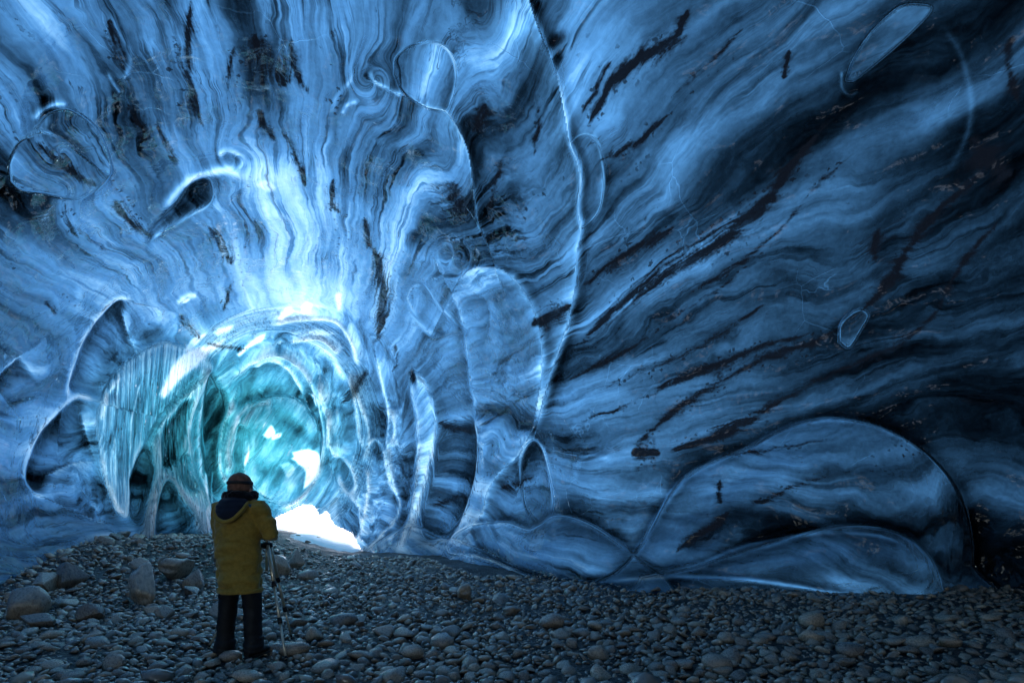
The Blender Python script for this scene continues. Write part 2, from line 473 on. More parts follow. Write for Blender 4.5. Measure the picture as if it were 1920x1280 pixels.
# ------------------------------------------------------------------ relief of the wall, feature by feature
# --- the long curtain edge in the middle and the lobes under it
R1 = [(985, -20), (1010, 50), (1030, 100), (1046, 150), (1057, 205), (1068, 265), (1082, 300), (1088, 340), (1084, 385), (1090, 425),
      (1083, 470), (1080, 530), (1070, 590), (1055, 640), (1036, 700), (1020, 760), (1004, 812)]
step(R1, 190, 52, 'R', 0.0, 0.08, 0.10)
ridge(R1, 8, 8, 0, 0.05)
NUB = [(1068, 268), (1095, 252), (1120, 268), (1131, 310), (1132, 355), (1120, 398), (1092, 424), (1084, 385), (1088, 340), (1082, 300)]
lobe(NUB, 34, 22, 0.5, 0.5, 0.5)
ridge(NUB[:7], 4, 6)
R2 = [(846, 552), (862, 522), (885, 502), (915, 498), (945, 505), (975, 530), (1000, 568), (1016, 612), (1023, 660), (1021, 710), (1012, 760), (998, 800)]
step(R2, 130, 34, 'R', 0.0, 0.1)
ridge(R2, 8, 5)
R3 = [(842, 540), (858, 572), (868, 610), (876, 650), (882, 690), (890, 745), (897, 785)]
step(R3, 90, 26, 'L'); ridge(R3, 7, 5)
R3L = [(893, 770), (898, 815), (899, 860), (894, 900), (882, 945), (866, 990), (845, 1025)]
step(R3L, 75, 60, 'L', 0.0, 0.1); ridge(R3L, 5, 8)
R3U = [(770, 185), (800, 198), (835, 206), (862, 245), (880, 290), (888, 350), (896, 410), (914, 458)]
step(R3U, 110, 20, 'R'); ridge(R3U, 4, 5)
# right side of the leg, with the alcove and its arched rim
ALC = [(975, 905), (974, 868), (985, 838), (1001, 824), (1016, 838), (1026, 872), (1034, 912), (1036, 945), (1028, 970), (1008, 978), (985, 950)]
lobe(ALC, 26, -26, -0.2)
ridge(ALC[:9], 5, 9)
LEGR = [(1002, 800), (984, 836), (966, 862), (940, 885), (922, 920), (912, 958), (890, 1000)]
step(LEGR, 60, 26, 'R'); ridge(LEGR, 5, 4)
# hollow between the legs
HOL = [(820, 830), (845, 800), (885, 800), (894, 860), (888, 910), (870, 960), (838, 1000), (800, 1010), (790, 960), (808, 900)]
lobe(HOL, 34, -70, 0.1)
HOL2 = [(735, 900), (748, 860), (775, 845), (775, 900), (768, 960), (750, 985), (742, 950)]
lobe(HOL2, 16, -40, 0.15)
# left leg column with its hole
COLM = [(776, 690), (800, 720), (815, 765), (818, 815), (806, 872), (792, 930), (772, 1000), (755, 1020), (768, 960), (777, 900), (783, 840), (780, 780), (770, 730)]
lobe(COLM, 15, 42, 0.1)
ridge([(776, 690), (800, 718), (816, 765), (818, 815), (806, 872), (792, 930), (775, 990)], 4, 6)
soft(776, 706, 6, 16, -8, -34, 0.5, 1.0)
lobe([(762, 560), (770, 540), (785, 532), (803, 548), (826, 580), (862, 612), (872, 625), (838, 632), (812, 640), (790, 615), (772, 588)], 16, -26, -0.3)
ridge([(838, 640), (800, 622), (775, 592), (762, 562), (770, 540), (786, 532), (803, 547), (830, 582), (868, 615)], 6, 4)
for c in ([(655, 700), (672, 740), (690, 790), (694, 830), (680, 870)], [(700, 652), (716, 710), (730, 775), (727, 830), (736, 890), (748, 940), (742, 975), (712, 1008), (672, 1050)],
          [(690, 840), (705, 822), (722, 850), (730, 900), (745, 935)], [(655, 690), (668, 760), (676, 820), (690, 845)],
          [(616, 868), (638, 855), (660, 878), (668, 908), (655, 926), (640, 905), (632, 880)], [(655, 926), (672, 950), (678, 990), (668, 1020)],
          [(680, 880), (692, 890), (690, 940), (680, 985)], [(735, 760), (742, 800), (736, 840)]):
    ridge(c, 5, 12); step(c, 34, 16, 'L')
lobe([(618, 870), (640, 858), (658, 880), (664, 908), (650, 922), (632, 905)], 10, -20, -0.2)
lobe([(700, 760), (722, 780), (724, 830), (706, 850), (692, 810)], 14, -26, 0.2)
lobe([(640, 930), (668, 945), (672, 1000), (655, 1010), (640, 975)], 12, -26, 0.3)

# --- low lobes along the foot of the right wall
SKIRT = [(662, 1055), (690, 1030), (730, 1005), (775, 985), (820, 1005), (880, 1020), (960, 1060), (1040, 1085), (1150, 1100), (1180, 1140), (1000, 1140), (760, 1130)]
lobe(SKIRT, 60, 50, -0.1)
SK2 = [(780, 1086), (830, 1062), (880, 1043), (930, 1052), (985, 1080), (1060, 1096), (1080, 1140), (780, 1140)]
lobe(SK2, 34, 26, -0.2); ridge(SK2[:6], 4, 6)
LOWL = [(841, 1026), (868, 1000), (905, 984), (950, 979), (990, 992), (1012, 985), (1040, 968), (1080, 972), (1120, 990), (1165, 1020), (1200, 1050), (1250, 1090), (1270, 1150), (1120, 1150), (1040, 1105), (980, 1080), (930, 1058), (880, 1044), (850, 1040)]
lobe(LOWL, 70, 64, 0.0, 0.55, 0.8); ridge(LOWL[:11], 6, 5)
ridge([(880, 1043), (935, 1055), (985, 1075), (1040, 1096), (1120, 1103), (1200, 1100)], 5, 9)
soft(1085, 1028, 26, 20, 30, -16, -0.25); soft(1010, 1070, 24, 14, 10, -14, -0.2); soft(1140, 1040, 30, 18, 50, 14, 0.2)
BIG = [(1085, 1150), (1110, 1098), (1155, 1070), (1192, 1034), (1222, 985), (1258, 925), (1292, 888), (1345, 862), (1405, 838), (1450, 812), (1500, 792), (1560, 783), (1622, 790), (1680, 812), (1735, 848), (1778, 892), (1806, 940), (1822, 1000), (1826, 1060), (1830, 1150)]
lobe(BIG, 170, 100, 0.0, 0.6, 0.7); ridge(BIG[2:13], 7, 5)
soft(1815, 1010, 50, 120, 0, -35, 0.9)  # right end of the bulge painted to fade into shadow
soft(1370, 905, 90, 34, -32, -18, -1.0); soft(1265, 985, 46, 30, -20, -14, -0.9); soft(1320, 1000, 80, 16, -35, -14, 0.5)
soft(1480, 880, 80, 24, -14, 12, -0.2); soft(1690, 930, 130, 90, 25, 10, 1.7); soft(1560, 830, 110, 24, 8, 0, 0.5)  # dark right half of the bulge painted in
FRT = [(1200, 1080), (1290, 1062), (1360, 1040), (1430, 1018), (1510, 994), (1570, 984), (1630, 985), (1680, 997), (1722, 1022), (1748, 1056), (1764, 1100), (1766, 1150), (1200, 1150)]
lobe(FRT, 85, 60, 0.0, 0.55, 0.7); ridge(FRT[:8], 7, 5)
soft(1470, 1045, 110, 22, -14, 12, -0.7); soft(1580, 1088, 60, 12, 8, 10, -0.7); soft(1690, 1060, 60, 50, 0, 0, 1.4)
ridge([(1110, 1090), (1250, 1078), (1380, 1082), (1460, 1092), (1560, 1108), (1640, 1108)], 6, 12)
ridge([(1290, 1062), (1380, 1024), (1480, 1000), (1570, 994), (1640, 1000), (1700, 1022)], 5, 7)
ALC2 = [(1080, 905), (1082, 870), (1110, 853), (1150, 860), (1165, 885), (1168, 930), (1160, 985), (1120, 985), (1085, 960)]
soft(1125, 915, 42, 60, 0, 12, 0.1); ridge(ALC2[:4], 6, 4)

# --- left wall: scooped pockets, their bright rims and dark insides painted in
LP1 = [(250, 566), (226, 561), (203, 576), (178, 606), (155, 645), (140, 682), (130, 718), (126, 748)]
ridge(LP1, 7, 22, -0.9, 0.08); step(LP1, 120, -62, 'L', 0.35, 0.12, 0.2)
LP2 = [(180, 752), (152, 746), (128, 757), (108, 777), (84, 802), (64, 832), (52, 870), (50, 900), (64, 922), (92, 936)]
ridge(LP2, 7, 20, -0.8, 0.08); step(LP2, 130, -64, 'L', 0.4, 0.12, 0.2)
ridge([(-20, 720), (0, 702), (16, 686), (38, 668)], 7, 18, -0.8); step([(-20, 720), (0, 702), (16, 686), (38, 668)], 90, -40, 'R', 0.3)
ridge([(330, 570), (350, 555), (372, 552)], 6, 10, -0.4); soft(385, 590, 34, 28, 0, -22, 0.35)
soft(150, 560, 12, 26, 10, 12); soft(60, 840, 30, 60, 0, 10)

# --- the arch and its ribs hanging like blades on the left of the passage
RIBA = [(345, 650), (300, 640), (248, 668), (212, 700), (188, 745), (178, 792), (186, 850), (196, 905), (212, 950), (232, 968), (240, 935), (246, 880), (264, 836), (286, 792), (318, 752), (360, 712), (392, 680)]
lobe(RIBA, 34, 70, 0.55)
RIBB = [(392, 690), (350, 735), (306, 782), (290, 812), (284, 850), (290, 885), (282, 925), (270, 965), (266, 1020), (280, 1020), (292, 950), (303, 905), (318, 900), (338, 930), (362, 965), (378, 1000), (392, 1000), (388, 955), (372, 915), (358, 870), (352, 820), (358, 770), (378, 720)]
lobe(RIBB, 12, 74, 0.25)
HB = [(300, 812), (318, 785), (350, 752), (348, 800), (338, 835), (322, 860), (303, 870)]
lobe(HB, 10, -70, 0.5)
HB2 = [(246, 900), (262, 862), (276, 845), (284, 880), (276, 920), (262, 960), (250, 960)]
lobe(HB2, 10, -70, 0.55)
HB3 = [(300, 930), (312, 915), (332, 945), (352, 975), (350, 1000), (300, 1006), (290, 980)]
lobe(HB3, 10, -50, 0.5)
HB4 = [(330, 860), (346, 850), (356, 880), (366, 912), (352, 918), (334, 895)]
lobe(HB4, 8, -40, 0.5)
for c in ([(392, 688), (366, 748), (352, 800), (338, 845)], [(385, 700), (380, 760), (372, 820), (376, 870), (384, 920), (388, 990)], [(290, 885), (316, 895), (340, 930), (372, 965)],
          [(300, 800), (294, 840), (300, 875)], [(270, 1010), (276, 960), (290, 915)], [(182, 790), (196, 740), (222, 700)], [(232, 968), (214, 952), (198, 910), (184, 850)]):
    ridge(c, 5, 12, -0.25)
lobe([(395, 705), (420, 740), (425, 790), (415, 850), (420, 900), (400, 920), (386, 860), (384, 780)], 16, -40, 0.35)
soft(330, 620, 60, 26, -35, 10)

# --- passage: nested rings and a body of clear teal ice
for c in ([(430, 720), (470, 676), (520, 660), (562, 682), (592, 724), (606, 780), (612, 832), (604, 884), (582, 920), (548, 946), (505, 958)],
          [(470, 690), (500, 672), (535, 682), (560, 712), (575, 750)], [(500, 610), (560, 596), (630, 600), (660, 640), (676, 690)],
          [(440, 745), (420, 790), (411, 835), (413, 880), (428, 915)], [(470, 745), (440, 785), (424, 840), (428, 890)],
          [(540, 640), (600, 632), (640, 665)], [(512, 748), (470, 760), (446, 800)], [(625, 760), (628, 810), (632, 860)], [(598, 700), (622, 780), (620, 850)]):
    ridge(c, 4.5, 18); step(c, 34, 30, 'L')
TEALB = [(455, 800), (470, 760), (510, 742), (556, 745), (590, 780), (604, 830), (598, 885), (575, 925), (540, 945), (490, 930), (455, 880)]
lobe(TEALB, 30, 60, 0.25)
for (cx, cy, rx, ry, a, h) in ((500, 790, 26, 16, 20, 20), (560, 800, 34, 10, 40, -18), (530, 850, 30, 20, -30, 18), (575, 870, 22, 30, 10, -16), (490, 870, 24, 16, 50, -20), (470, 830, 10, 30, 8, 22),
                              (450, 720, 26, 14, -30, -20), (545, 905, 26, 14, 20, 16), (405, 760, 14, 30, 10, -22)):
    soft(cx, cy, rx, ry, a, h)
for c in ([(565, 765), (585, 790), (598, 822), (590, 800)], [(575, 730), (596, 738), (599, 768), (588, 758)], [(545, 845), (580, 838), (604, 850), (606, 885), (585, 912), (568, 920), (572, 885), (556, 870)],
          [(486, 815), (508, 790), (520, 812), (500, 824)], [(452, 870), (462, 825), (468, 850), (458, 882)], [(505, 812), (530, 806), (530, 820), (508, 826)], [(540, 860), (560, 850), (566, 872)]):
    glintpatch(c, 1.0, 6)  # white reflections painted on the teal body
# white highlights along the arch and above it, painted as clear ice
glintpatch([(285, 735), (320, 668), (352, 648), (395, 640), (430, 625), (418, 655), (392, 672), (345, 705), (305, 750)], 1.0, 12)
glintpatch([(395, 625), (410, 612), (440, 606), (436, 622), (410, 634)], 0.9, 8)
glintpatch([(438, 665), (455, 648), (478, 630), (500, 622), (496, 640), (470, 655), (450, 672)], 1.0, 7)
glintpatch([(516, 598), (526, 580), (545, 572), (556, 582), (540, 594), (526, 604)], 0.9, 6)
glintpatch([(560, 574), (576, 560), (590, 570), (582, 584), (566, 588)], 0.8, 6)
glintpatch([(470, 345), (500, 332), (525, 350), (505, 362)], 0.6, 8); glintpatch([(350, 335), (372, 318), (392, 322), (366, 342)], 0.5, 7); glintpatch([(334, 566), (348, 556), (360, 560), (346, 570)], 0.9, 4)
glintpatch([(338, 655), (362, 630), (395, 622), (380, 640), (356, 660)], 0.8, 6); glintpatch([(556, 622), (600, 612), (640, 626), (600, 630)], 0.6, 6); glintpatch([(648, 640), (668, 662), (682, 690), (664, 680)], 0.6, 6)
glintpatch([(596, 700), (612, 740), (618, 790), (606, 770)], 0.9, 5); glintpatch([(430, 800), (440, 770), (448, 790), (436, 850), (428, 850)], 0.7, 5); glintpatch([(520, 870), (545, 862), (560, 880), (540, 900)], 0.7, 7)
glintpatch([(622, 552), (632, 542), (645, 548), (643, 580), (630, 584)], 0.85, 9)
glintpatch([(560, 618), (620, 640), (650, 690), (660, 740), (640, 720), (600, 670), (560, 640)], 0.7, 16)
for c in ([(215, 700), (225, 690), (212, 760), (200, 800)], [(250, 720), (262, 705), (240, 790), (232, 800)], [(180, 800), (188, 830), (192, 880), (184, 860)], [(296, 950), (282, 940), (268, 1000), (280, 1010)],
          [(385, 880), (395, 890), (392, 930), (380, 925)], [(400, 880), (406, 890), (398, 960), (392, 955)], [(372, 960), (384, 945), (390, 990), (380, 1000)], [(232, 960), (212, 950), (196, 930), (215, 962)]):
    glintpatch(c, 0.9, 5)  # white edge highlights painted on the ribs

# --- ceiling: domes, ropes, folds
T1 = [(738, 140), (742, 108), (770, 86), (800, 78), (830, 84), (850, 112), (854, 152), (844, 188), (832, 206), (790, 195), (755, 170)]
lobe(T1, 60, 18, 0.3, 0.6, 0.1); ridge(T1[2:9], 4, 6)
ridge([(690, 130), (700, 150), (730, 165), (760, 182)], 6, 14); soft(690, 140, 16, 22, 40, -16, 0.2)
ridge([(620, 215), (632, 180), (650, 160), (670, 128)], 7, 7); ridge([(640, 215), (652, 195), (672, 190)], 6, 10)
T2 = [(20, 340), (18, 305), (38, 266), (75, 246), (110, 256), (150, 290), (190, 318), (204, 330), (150, 372), (80, 362), (40, 356)]
lobe(T2, 60, 22, 0.9, 0.5, 0.0); ridge(T2[2:5], 4, 6)
ridge([(60, 228), (78, 208), (104, 196), (132, 196)], 7, 14, -0.5)
lobe([(66, 242), (90, 215), (130, 205), (180, 240), (204, 290), (205, 325), (160, 295), (110, 256)], 40, 10, 0.2, 0.6, 0.2)
T3 = [(280, 452), (292, 425), (330, 385), (352, 352), (378, 332), (398, 345), (396, 380), (345, 408)]
lobe(T3, 30, -30, 0.75); ridge([(280, 452), (345, 410), (398, 382)], 5, 9)
ridge([(300, 400), (340, 352), (390, 326), (430, 320), (465, 340)], 10, 14, -0.4)
ridge([(408, 300), (420, 285), (445, 290), (455, 305), (440, 318)], 7, 12); soft(440, 300, 26, 14, 0, -18)
ridge([(200, 130), (232, 146), (245, 100), (222, 60), (205, 20)], 7, 6); ridge([(200, 135), (215, 160), (228, 178)], 5, 10)
soft(150, 90, 40, 50, 0, -20, 0.35); soft(60, 100, 60, 90, 20, 20)
R4 = [(1586, 150), (1600, 110), (1632, 62), (1672, 22), (1700, 8), (1738, 10), (1745, 20), (1716, 52), (1668, 96), (1622, 134), (1600, 150)]
lobe(R4, 40, 12, 0.9, 0.7, 0.1); ridge(R4[:5], 4, 5); ridge([(1578, 130), (1578, 162), (1592, 178), (1612, 170)], 4, 6)
soft(1750, 120, 90, 130, 30, 26, 0.1); ridge([(1760, 40), (1800, 100), (1820, 190), (1810, 260), (1770, 330)], 8, 4)
lobe([(1572, 640), (1575, 610), (1592, 590), (1614, 580), (1628, 592), (1612, 622), (1592, 652)], 30, 12, 0.4, 0.7, 0.2); ridge([(1572, 640), (1575, 610), (1592, 590), (1614, 580), (1630, 595)], 4, 6)
soft(1660, 480, 40, 90, 10, -22, 0.4); soft(1850, 500, 60, 200, 5, 26, 0.5); soft(1850, 900, 90, 190, -10, -20, 1.0); soft(1900, 300, 70, 400, 0, 0, 0.9)
soft(1045, 75, 22, 14, -30, -16, 0.9, 0.7)
soft(500, 330, 60, 30, 0, 22, -0.3); soft(560, 420, 80, 60, 80, 8, -0.25); soft(580, 570, 90, 40, 0, 0, -0.35)
soft(500, 120, 40, 70, 15, -10, 0.6); soft(860, 350, 40, 60, 20, -10, 0.7); soft(890, 420, 40, 70, 20, 0, 0.4)
soft(640, 250, 120, 160, 10, 0, -0.25); soft(420, 60, 130, 60, 0, 0, -0.2); soft(640, 60, 120, 60, 0, 0, -0.2)
soft(785, 480, 24, 18, 0, 8, -0.5)
soft(370, 670, 90, 40, -38, 0, -0.5); soft(520, 330, 90, 60, 10, 0, -0.3)
SHADE_THK += 0.55 * np.exp(-((fx - 760) / 120) ** 2 - ((fy - 760) / 160) ** 2)

# --- bands of dark sediment frozen into the layers
for pts, w, d in (
    ([(1300, 0), (1282, 38), (1258, 78), (1205, 108), (1160, 142), (1128, 185), (1100, 250)], 11, 1.0),
    ([(1570, 215), (1500, 290), (1450, 360), (1395, 418), (1335, 462), (1268, 502), (1195, 548), (1130, 602), (1075, 665)], 13, 1.0),
    ([(1275, 418), (1212, 456), (1150, 492), (1080, 545)], 9, 0.95),
    ([(1265, 205), (1215, 250), (1170, 282), (1110, 310)], 7, 0.8),
    ([(1480, 330), (1400, 400), (1310, 450), (1230, 500), (1150, 560)], 5, 0.6), ([(1620, 270), (1540, 340), (1470, 420), (1380, 500), (1260, 570)], 5, 0.6), ([(1150, 110), (1120, 160), (1090, 220)], 8, 0.7),
    ([(1780, 560), (1690, 640), (1560, 700), (1420, 770), (1300, 830)], 6, 0.65), ([(1100, 740), (1200, 700), (1330, 640), (1450, 560)], 5, 0.6), ([(1880, 400), (1800, 500), (1740, 600), (1640, 680)], 7, 0.7),
    ([(1860, 305), (1800, 360), (1740, 415), (1700, 470), (1680, 510), (1640, 560), (1600, 600)], 9, 0.9),
    ([(1600, 600), (1530, 640), (1440, 670), (1340, 720), (1240, 790), (1180, 850)], 9, 0.9),
    ([(1560, 615), (1460, 640), (1380, 668), (1270, 715), (1160, 765), (1060, 800)], 6, 0.8),
    ([(1210, 640), (1130, 680), (1060, 720)], 5, 0.7), ([(1420, 480), (1350, 540), (1270, 590), (1180, 660)], 4, 0.55),
    ([(1000, 610), (1050, 580), (1075, 565)], 10, 0.95), ([(930, 690), (985, 650), (1035, 620)], 4, 0.6), ([(900, 800), (960, 760), (1010, 730)], 4, 0.7),
    ([(1650, 420), (1640, 460), (1645, 500)], 9, 0.8), ([(1480, 90), (1472, 125), (1468, 150)], 5, 0.9), ([(1400, 40), (1330, 120), (1250, 190)], 5, 0.5),
    ([(1250, 850), (1310, 830), (1400, 790), (1480, 740)], 8, 0.85), ([(1180, 845), (1210, 850), (1240, 850)], 16, 0.95),
    ([(1255, 1042), (1290, 1015), (1330, 985), (1370, 950)], 7, 0.95), ([(1350, 895), (1345, 925), (1352, 945)], 7, 0.9), ([(1330, 860), (1450, 840), (1560, 820)], 4, 0.6),
    ([(1380, 960), (1440, 930), (1510, 900), (1570, 890)], 5, 0.6),
    ([(358, -10), (352, 60), (350, 110), (362, 170), (370, 210), (392, 260)], 9, 0.95), ([(205, 30), (215, 90), (240, 140)], 7, 0.8), ([(440, 80), (430, 130), (425, 180)], 6, 0.7),
    ([(470, 60), (500, 110), (540, 170)], 26, 0.75), ([(545, 60), (550, 120), (580, 180)], 7, 0.7), ([(480, 200), (505, 250), (520, 270)], 6, 0.8),
    ([(520, 240), (545, 270), (560, 310), (580, 360)], 5, 0.75), ([(390, 420), (420, 470), (440, 500)], 9, 0.9), ([(440, 520), (425, 560), (415, 590)], 5, 0.7),
    ([(695, 450), (712, 500), (716, 560), (714, 610), (705, 650)], 9, 1.0), ([(680, 400), (690, 440), (700, 475)], 7, 0.9), ([(625, 330), (622, 380), (640, 400)], 6, 0.8),
    ([(910, 190), (900, 225), (885, 250)], 10, 0.9), ([(860, 340), (850, 370), (880, 400)], 18, 0.8), ([(940, 290), (930, 340), (915, 400)], 7, 0.7), ([(1000, 150), (1010, 220), (1000, 300)], 6, 0.6),
    ([(60, 260), (130, 320), (190, 350)], 9, 0.85), ([(210, 370), (240, 410), (290, 450)], 11, 0.85), ([(120, 370), (130, 420), (150, 450)], 7, 0.7), ([(240, 190), (260, 240), (300, 300)], 9, 0.75),
    ([(290, 230), (330, 300), (310, 290)], 5, 0.7), ([(640, 760), (660, 740), (690, 690)], 10, 0.8), ([(820, 790), (850, 805), (890, 812)], 9, 0.9), ([(935, 915), (980, 905), (1010, 895)], 8, 0.8),
    ([(800, 950), (850, 935), (885, 925)], 7, 0.7), ([(740, 640), (745, 680), (735, 700)], 4, 0.5), ([(335, 580), (345, 605), (380, 640)], 6, 0.7), ([(380, 640), (420, 650), (470, 655)], 4, 0.7),
    ([(80, 560), (105, 590)], 5, 0.6), ([(1820, 250), (1850, 300), (1900, 330)], 18, 0.8), ([(1900, 60), (1890, 120), (1910, 200)], 10, 0.7)):
    band(pts, w, d)
SWIRLS = [(440, 300, 60, 0.05), (700, 150, 60, 0.05), (110, 290, 80, 0.04), (850, 480, 50, 0.05)]
PARTS = [
    ('ice_bulge', 'small rounded ice bulge in front of the large one at the foot of the right wall', FRT),
    ('ice_bulge', 'large whale-backed ice bulge at the foot of the right wall', BIG),
    ('ice_bulge', 'low ice bulge with a pointed tip beside the middle columns', LOWL),
    ('ice_column', 'slender twisted ice column with a small hole at its top', COLM),
    ('ice_alcove', None, ALC),
    ('ice_rib', 'forked ribs of clear ice on the left of the passage', RIBB),
    ('ice_rib', 'broad blade of teal ice tapering to a point', RIBA),
    ('ice_core', 'body of clear teal ice at the back of the passage', TEALB),
    ('ice_dome', 'rounded dome with dark bands high on the left wall', T2),
    ('ice_dome', 'square-shouldered dome in the ceiling', T1),
    ('ice_lens', 'slender lens-shaped swelling high on the right wall', R4),
]
soft(60, 1075, 170, 60, -18, 75, 0.2); soft(250, 1000, 120, 30, -10, 20)
soft(520, 430, 190, 170, 0, 0, -0.45); soft(900, 800, 190, 220, 0, 0, 0.35); soft(60, 980, 130, 120, 0, 0, 0.6); soft(150, 640, 160, 130, 0, 0, 0.3); soft(120, 260, 140, 110, 0, 0, 0.45)  # broad lighter and darker zones painted on the wall
# ------------------------------------------------------------------ brightness falling off from the opening, painted as ice thickness
VP = np.array([600.0, 905.0])
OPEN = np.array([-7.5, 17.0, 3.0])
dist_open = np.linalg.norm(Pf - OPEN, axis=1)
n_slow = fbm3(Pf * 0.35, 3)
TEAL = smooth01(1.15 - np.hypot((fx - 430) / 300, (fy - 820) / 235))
SHADE_THK += 0.48 * TEAL * (1 - 0.3 * smooth01((fx - 540) / 60))
SHADE_THK += 0.82 + 0.134 * np.maximum(dist_open - 4, 0) + 0.35 * n_slow
SHADE_THK += 0.10 * np.maximum(Pf[:, 0] + 0.375 * Pf[:, 1] - 3.0, 0) ** 1.15            # right side painted darker, as thicker ice
def blur(a, r):
    for _ in range(3):
        for ax in (0, 1):
            k = [(r + 1, r) if q == ax else (0, 0) for q in (0, 1)]
            cs = np.cumsum(np.pad(a, k, mode='edge'), ax)
            n = a.shape[ax]
            a = (np.take(cs, np.arange(2 * r + 1, 2 * r + 1 + n), ax) - np.take(cs, np.arange(0, n), ax)) / (2 * r + 1)
    return a
HG = H.reshape(NR, NC)
relief_shading = (HG - blur(HG, 5)).ravel() * 0.8 + (HG - blur(HG, 18)).ravel() * 0.12      # shading painted from the relief: edges lighter, creases darker
RIM_SHADING += np.clip(-0.045 * relief_shading, -0.75, 0.8) * FRONT.ravel()
SHADE_THK += 0.5 * smooth01((230 - fx) / 260) * smooth01((fy + 100) / 300) + 0.5 * smooth01((fx - 1500) / 400)  # left and right borders painted darker
SHADE_THK += 0.30 * smooth01((fx - 950) / 350) + 0.12 * smooth01((fy - 700) / 200) * smooth01((fx - 640) / 100)
SHADE_THK = np.maximum(SHADE_THK, 0.05) * np.exp(np.clip(RIM_SHADING, -1.5, 1.1))
# flow coordinates: angle round the axis of the cave and distance along it
rel = np.stack([fx - VP[0], fy - VP[1]], 1)
ang = np.arctan2(rel[:, 0], -rel[:, 1])
rad = np.log(np.hypot(rel[:, 0], rel[:, 1]) + 40) 
ang = np.where(FRONT.ravel(), ang, 0.3 * fbm3(Pf * 0.2, 2) + Pf[:, 2] * 0.2)
rad = np.where(FRONT.ravel(), rad, Pf[:, 1] * 0.3)
ang = ang + 0.09 * fbm3(Pf * 0.30 + 5, 2) + 0.015 * noise3(Pf * 1.1)
for (cx, cy, r, s) in SWIRLS:
    d = np.hypot(fx - cx, fy - cy)
    i = np.nonzero(d < r * 2.5)[0]
    g = np.exp(-(d[i] / r) ** 2)
    ang[i] += s * g * np.cos(np.arctan2(fy[i] - cy, fx[i] - cx) + 3 * g)
ribs = np.zeros(NR * NC, bool)
for poly in (RIBA, RIBB):
    ribs |= in_poly(fx, fy, smooth_curve(list(poly) + [poly[0]], 4))
pr = np.stack([fx - 520.0, fy - 840.0], 1)
ang = np.where(ribs, np.hypot(pr[:, 0] * 1.25, pr[:, 1] * 0.55) / 70.0, ang)
rad = np.where(ribs, np.arctan2(pr[:, 1], -pr[:, 0]) * 1.6, rad)
core = np.hypot((fx - 510) / 1.0, (fy - 800) / 1.1)
wc = smooth01((205 - core) / 45) * ~ribs
ang = ang * (1 - wc) + wc * (fx * 0.80 + fy * 0.55) / 170.0
rad = rad * (1 - wc) + wc * (fx * 0.5 - fy * 0.8) / 120.0
LAY = np.where(ribs, 0.55, smooth01((core - 150) / 220) * (1 - 0.55 * smooth01((330 - fx) / 200) * smooth01((fy - 430) / 150)))
LAY *= 1 - 0.62 * smooth01((fx - 1040) / 150)
LAY *= 1 - 0.60 * smooth01((fx - 640) / 80) * smooth01((1090 - fx) / 60) * smooth01((fy - 480) / 80)
LAY *= 1 - 0.30 * smooth01((fy - 780) / 120) * smooth01((fx - 700) / 100)
rad = rad + FLOW_SHIFT[:, 0]; ang = ang + FLOW_SHIFT[:, 1]
STREAKY = np.clip(0.35 + 0.9 * noise3(Pf * 0.5 + 40), 0, 1)

# general unevenness: long undulations along the flow and shallow scallops
FL = np.stack([rad * 2.0, ang * 4.0, np.zeros_like(ang)], 1)
H += 26 * fbm3(Pf * 0.33 + 3, 3) + 12 * fbm3(FL * np.array([1, 2.2, 1]), 3) + 3.0 * noise3(FL * np.array([3, 11, 1]))
H += 7 * fbm3(Pf * 1.3 + 9, 2)

H2 = (H * SC).reshape(NR, NC)
disp_dir = 0.12 * N0 - 0.88 * DIR
disp_dir /= np.linalg.norm(disp_dir, axis=-1, keepdims=True)
P = P0 + disp_dir * H2[..., None]
N = grid_normals(P)
flow = np.stack([rad * 1.0, ang * 3.0, np.zeros_like(ang)], 1)

ids = np.arange(NR * NC).reshape(NR, NC)
nx = np.roll(ids, -1, 1)
quads = np.stack([ids[:-1], nx[:-1], nx[1:], ids[1:]], -1).reshape(-1, 4)
apex = NR * NC
top = np.stack([ids[-1], nx[-1], np.full(NC, apex)], -1)
allv = np.vstack([P.reshape(-1, 3), [[0, 0, P[-1, :, 2].mean()]]])
alln = np.vstack([N.reshape(-1, 3), [[0, 0, -1]]])
_f = quads[len(quads) // 3]
if np.dot(np.cross(allv[_f[1]] - allv[_f[0]], allv[_f[3]] - allv[_f[0]]), alln[_f[0]]) < 0:
    quads = quads[:, ::-1].copy(); top = top[:, ::-1].copy()
def ext(a):
    return np.concatenate([a, a[-1:]], 0)
qcx, qcy = fx[quads[:, 0]], fy[quads[:, 0]]
opening = smooth_curve([(488, 990), (520, 968), (548, 956), (572, 946), (588, 950), (598, 966), (612, 958), (626, 984), (660, 1004), (668, 1060), (488, 1060), (488, 990)], 4)
hole = in_poly(qcx, qcy, opening)
# unseen opening added behind the camera to let in fill light
hole |= (np.cos(A2).ravel()[quads[:, 0]] < -0.86) & (Q2.ravel()[quads[:, 0]] < 0.20)
ICE = ice_material()

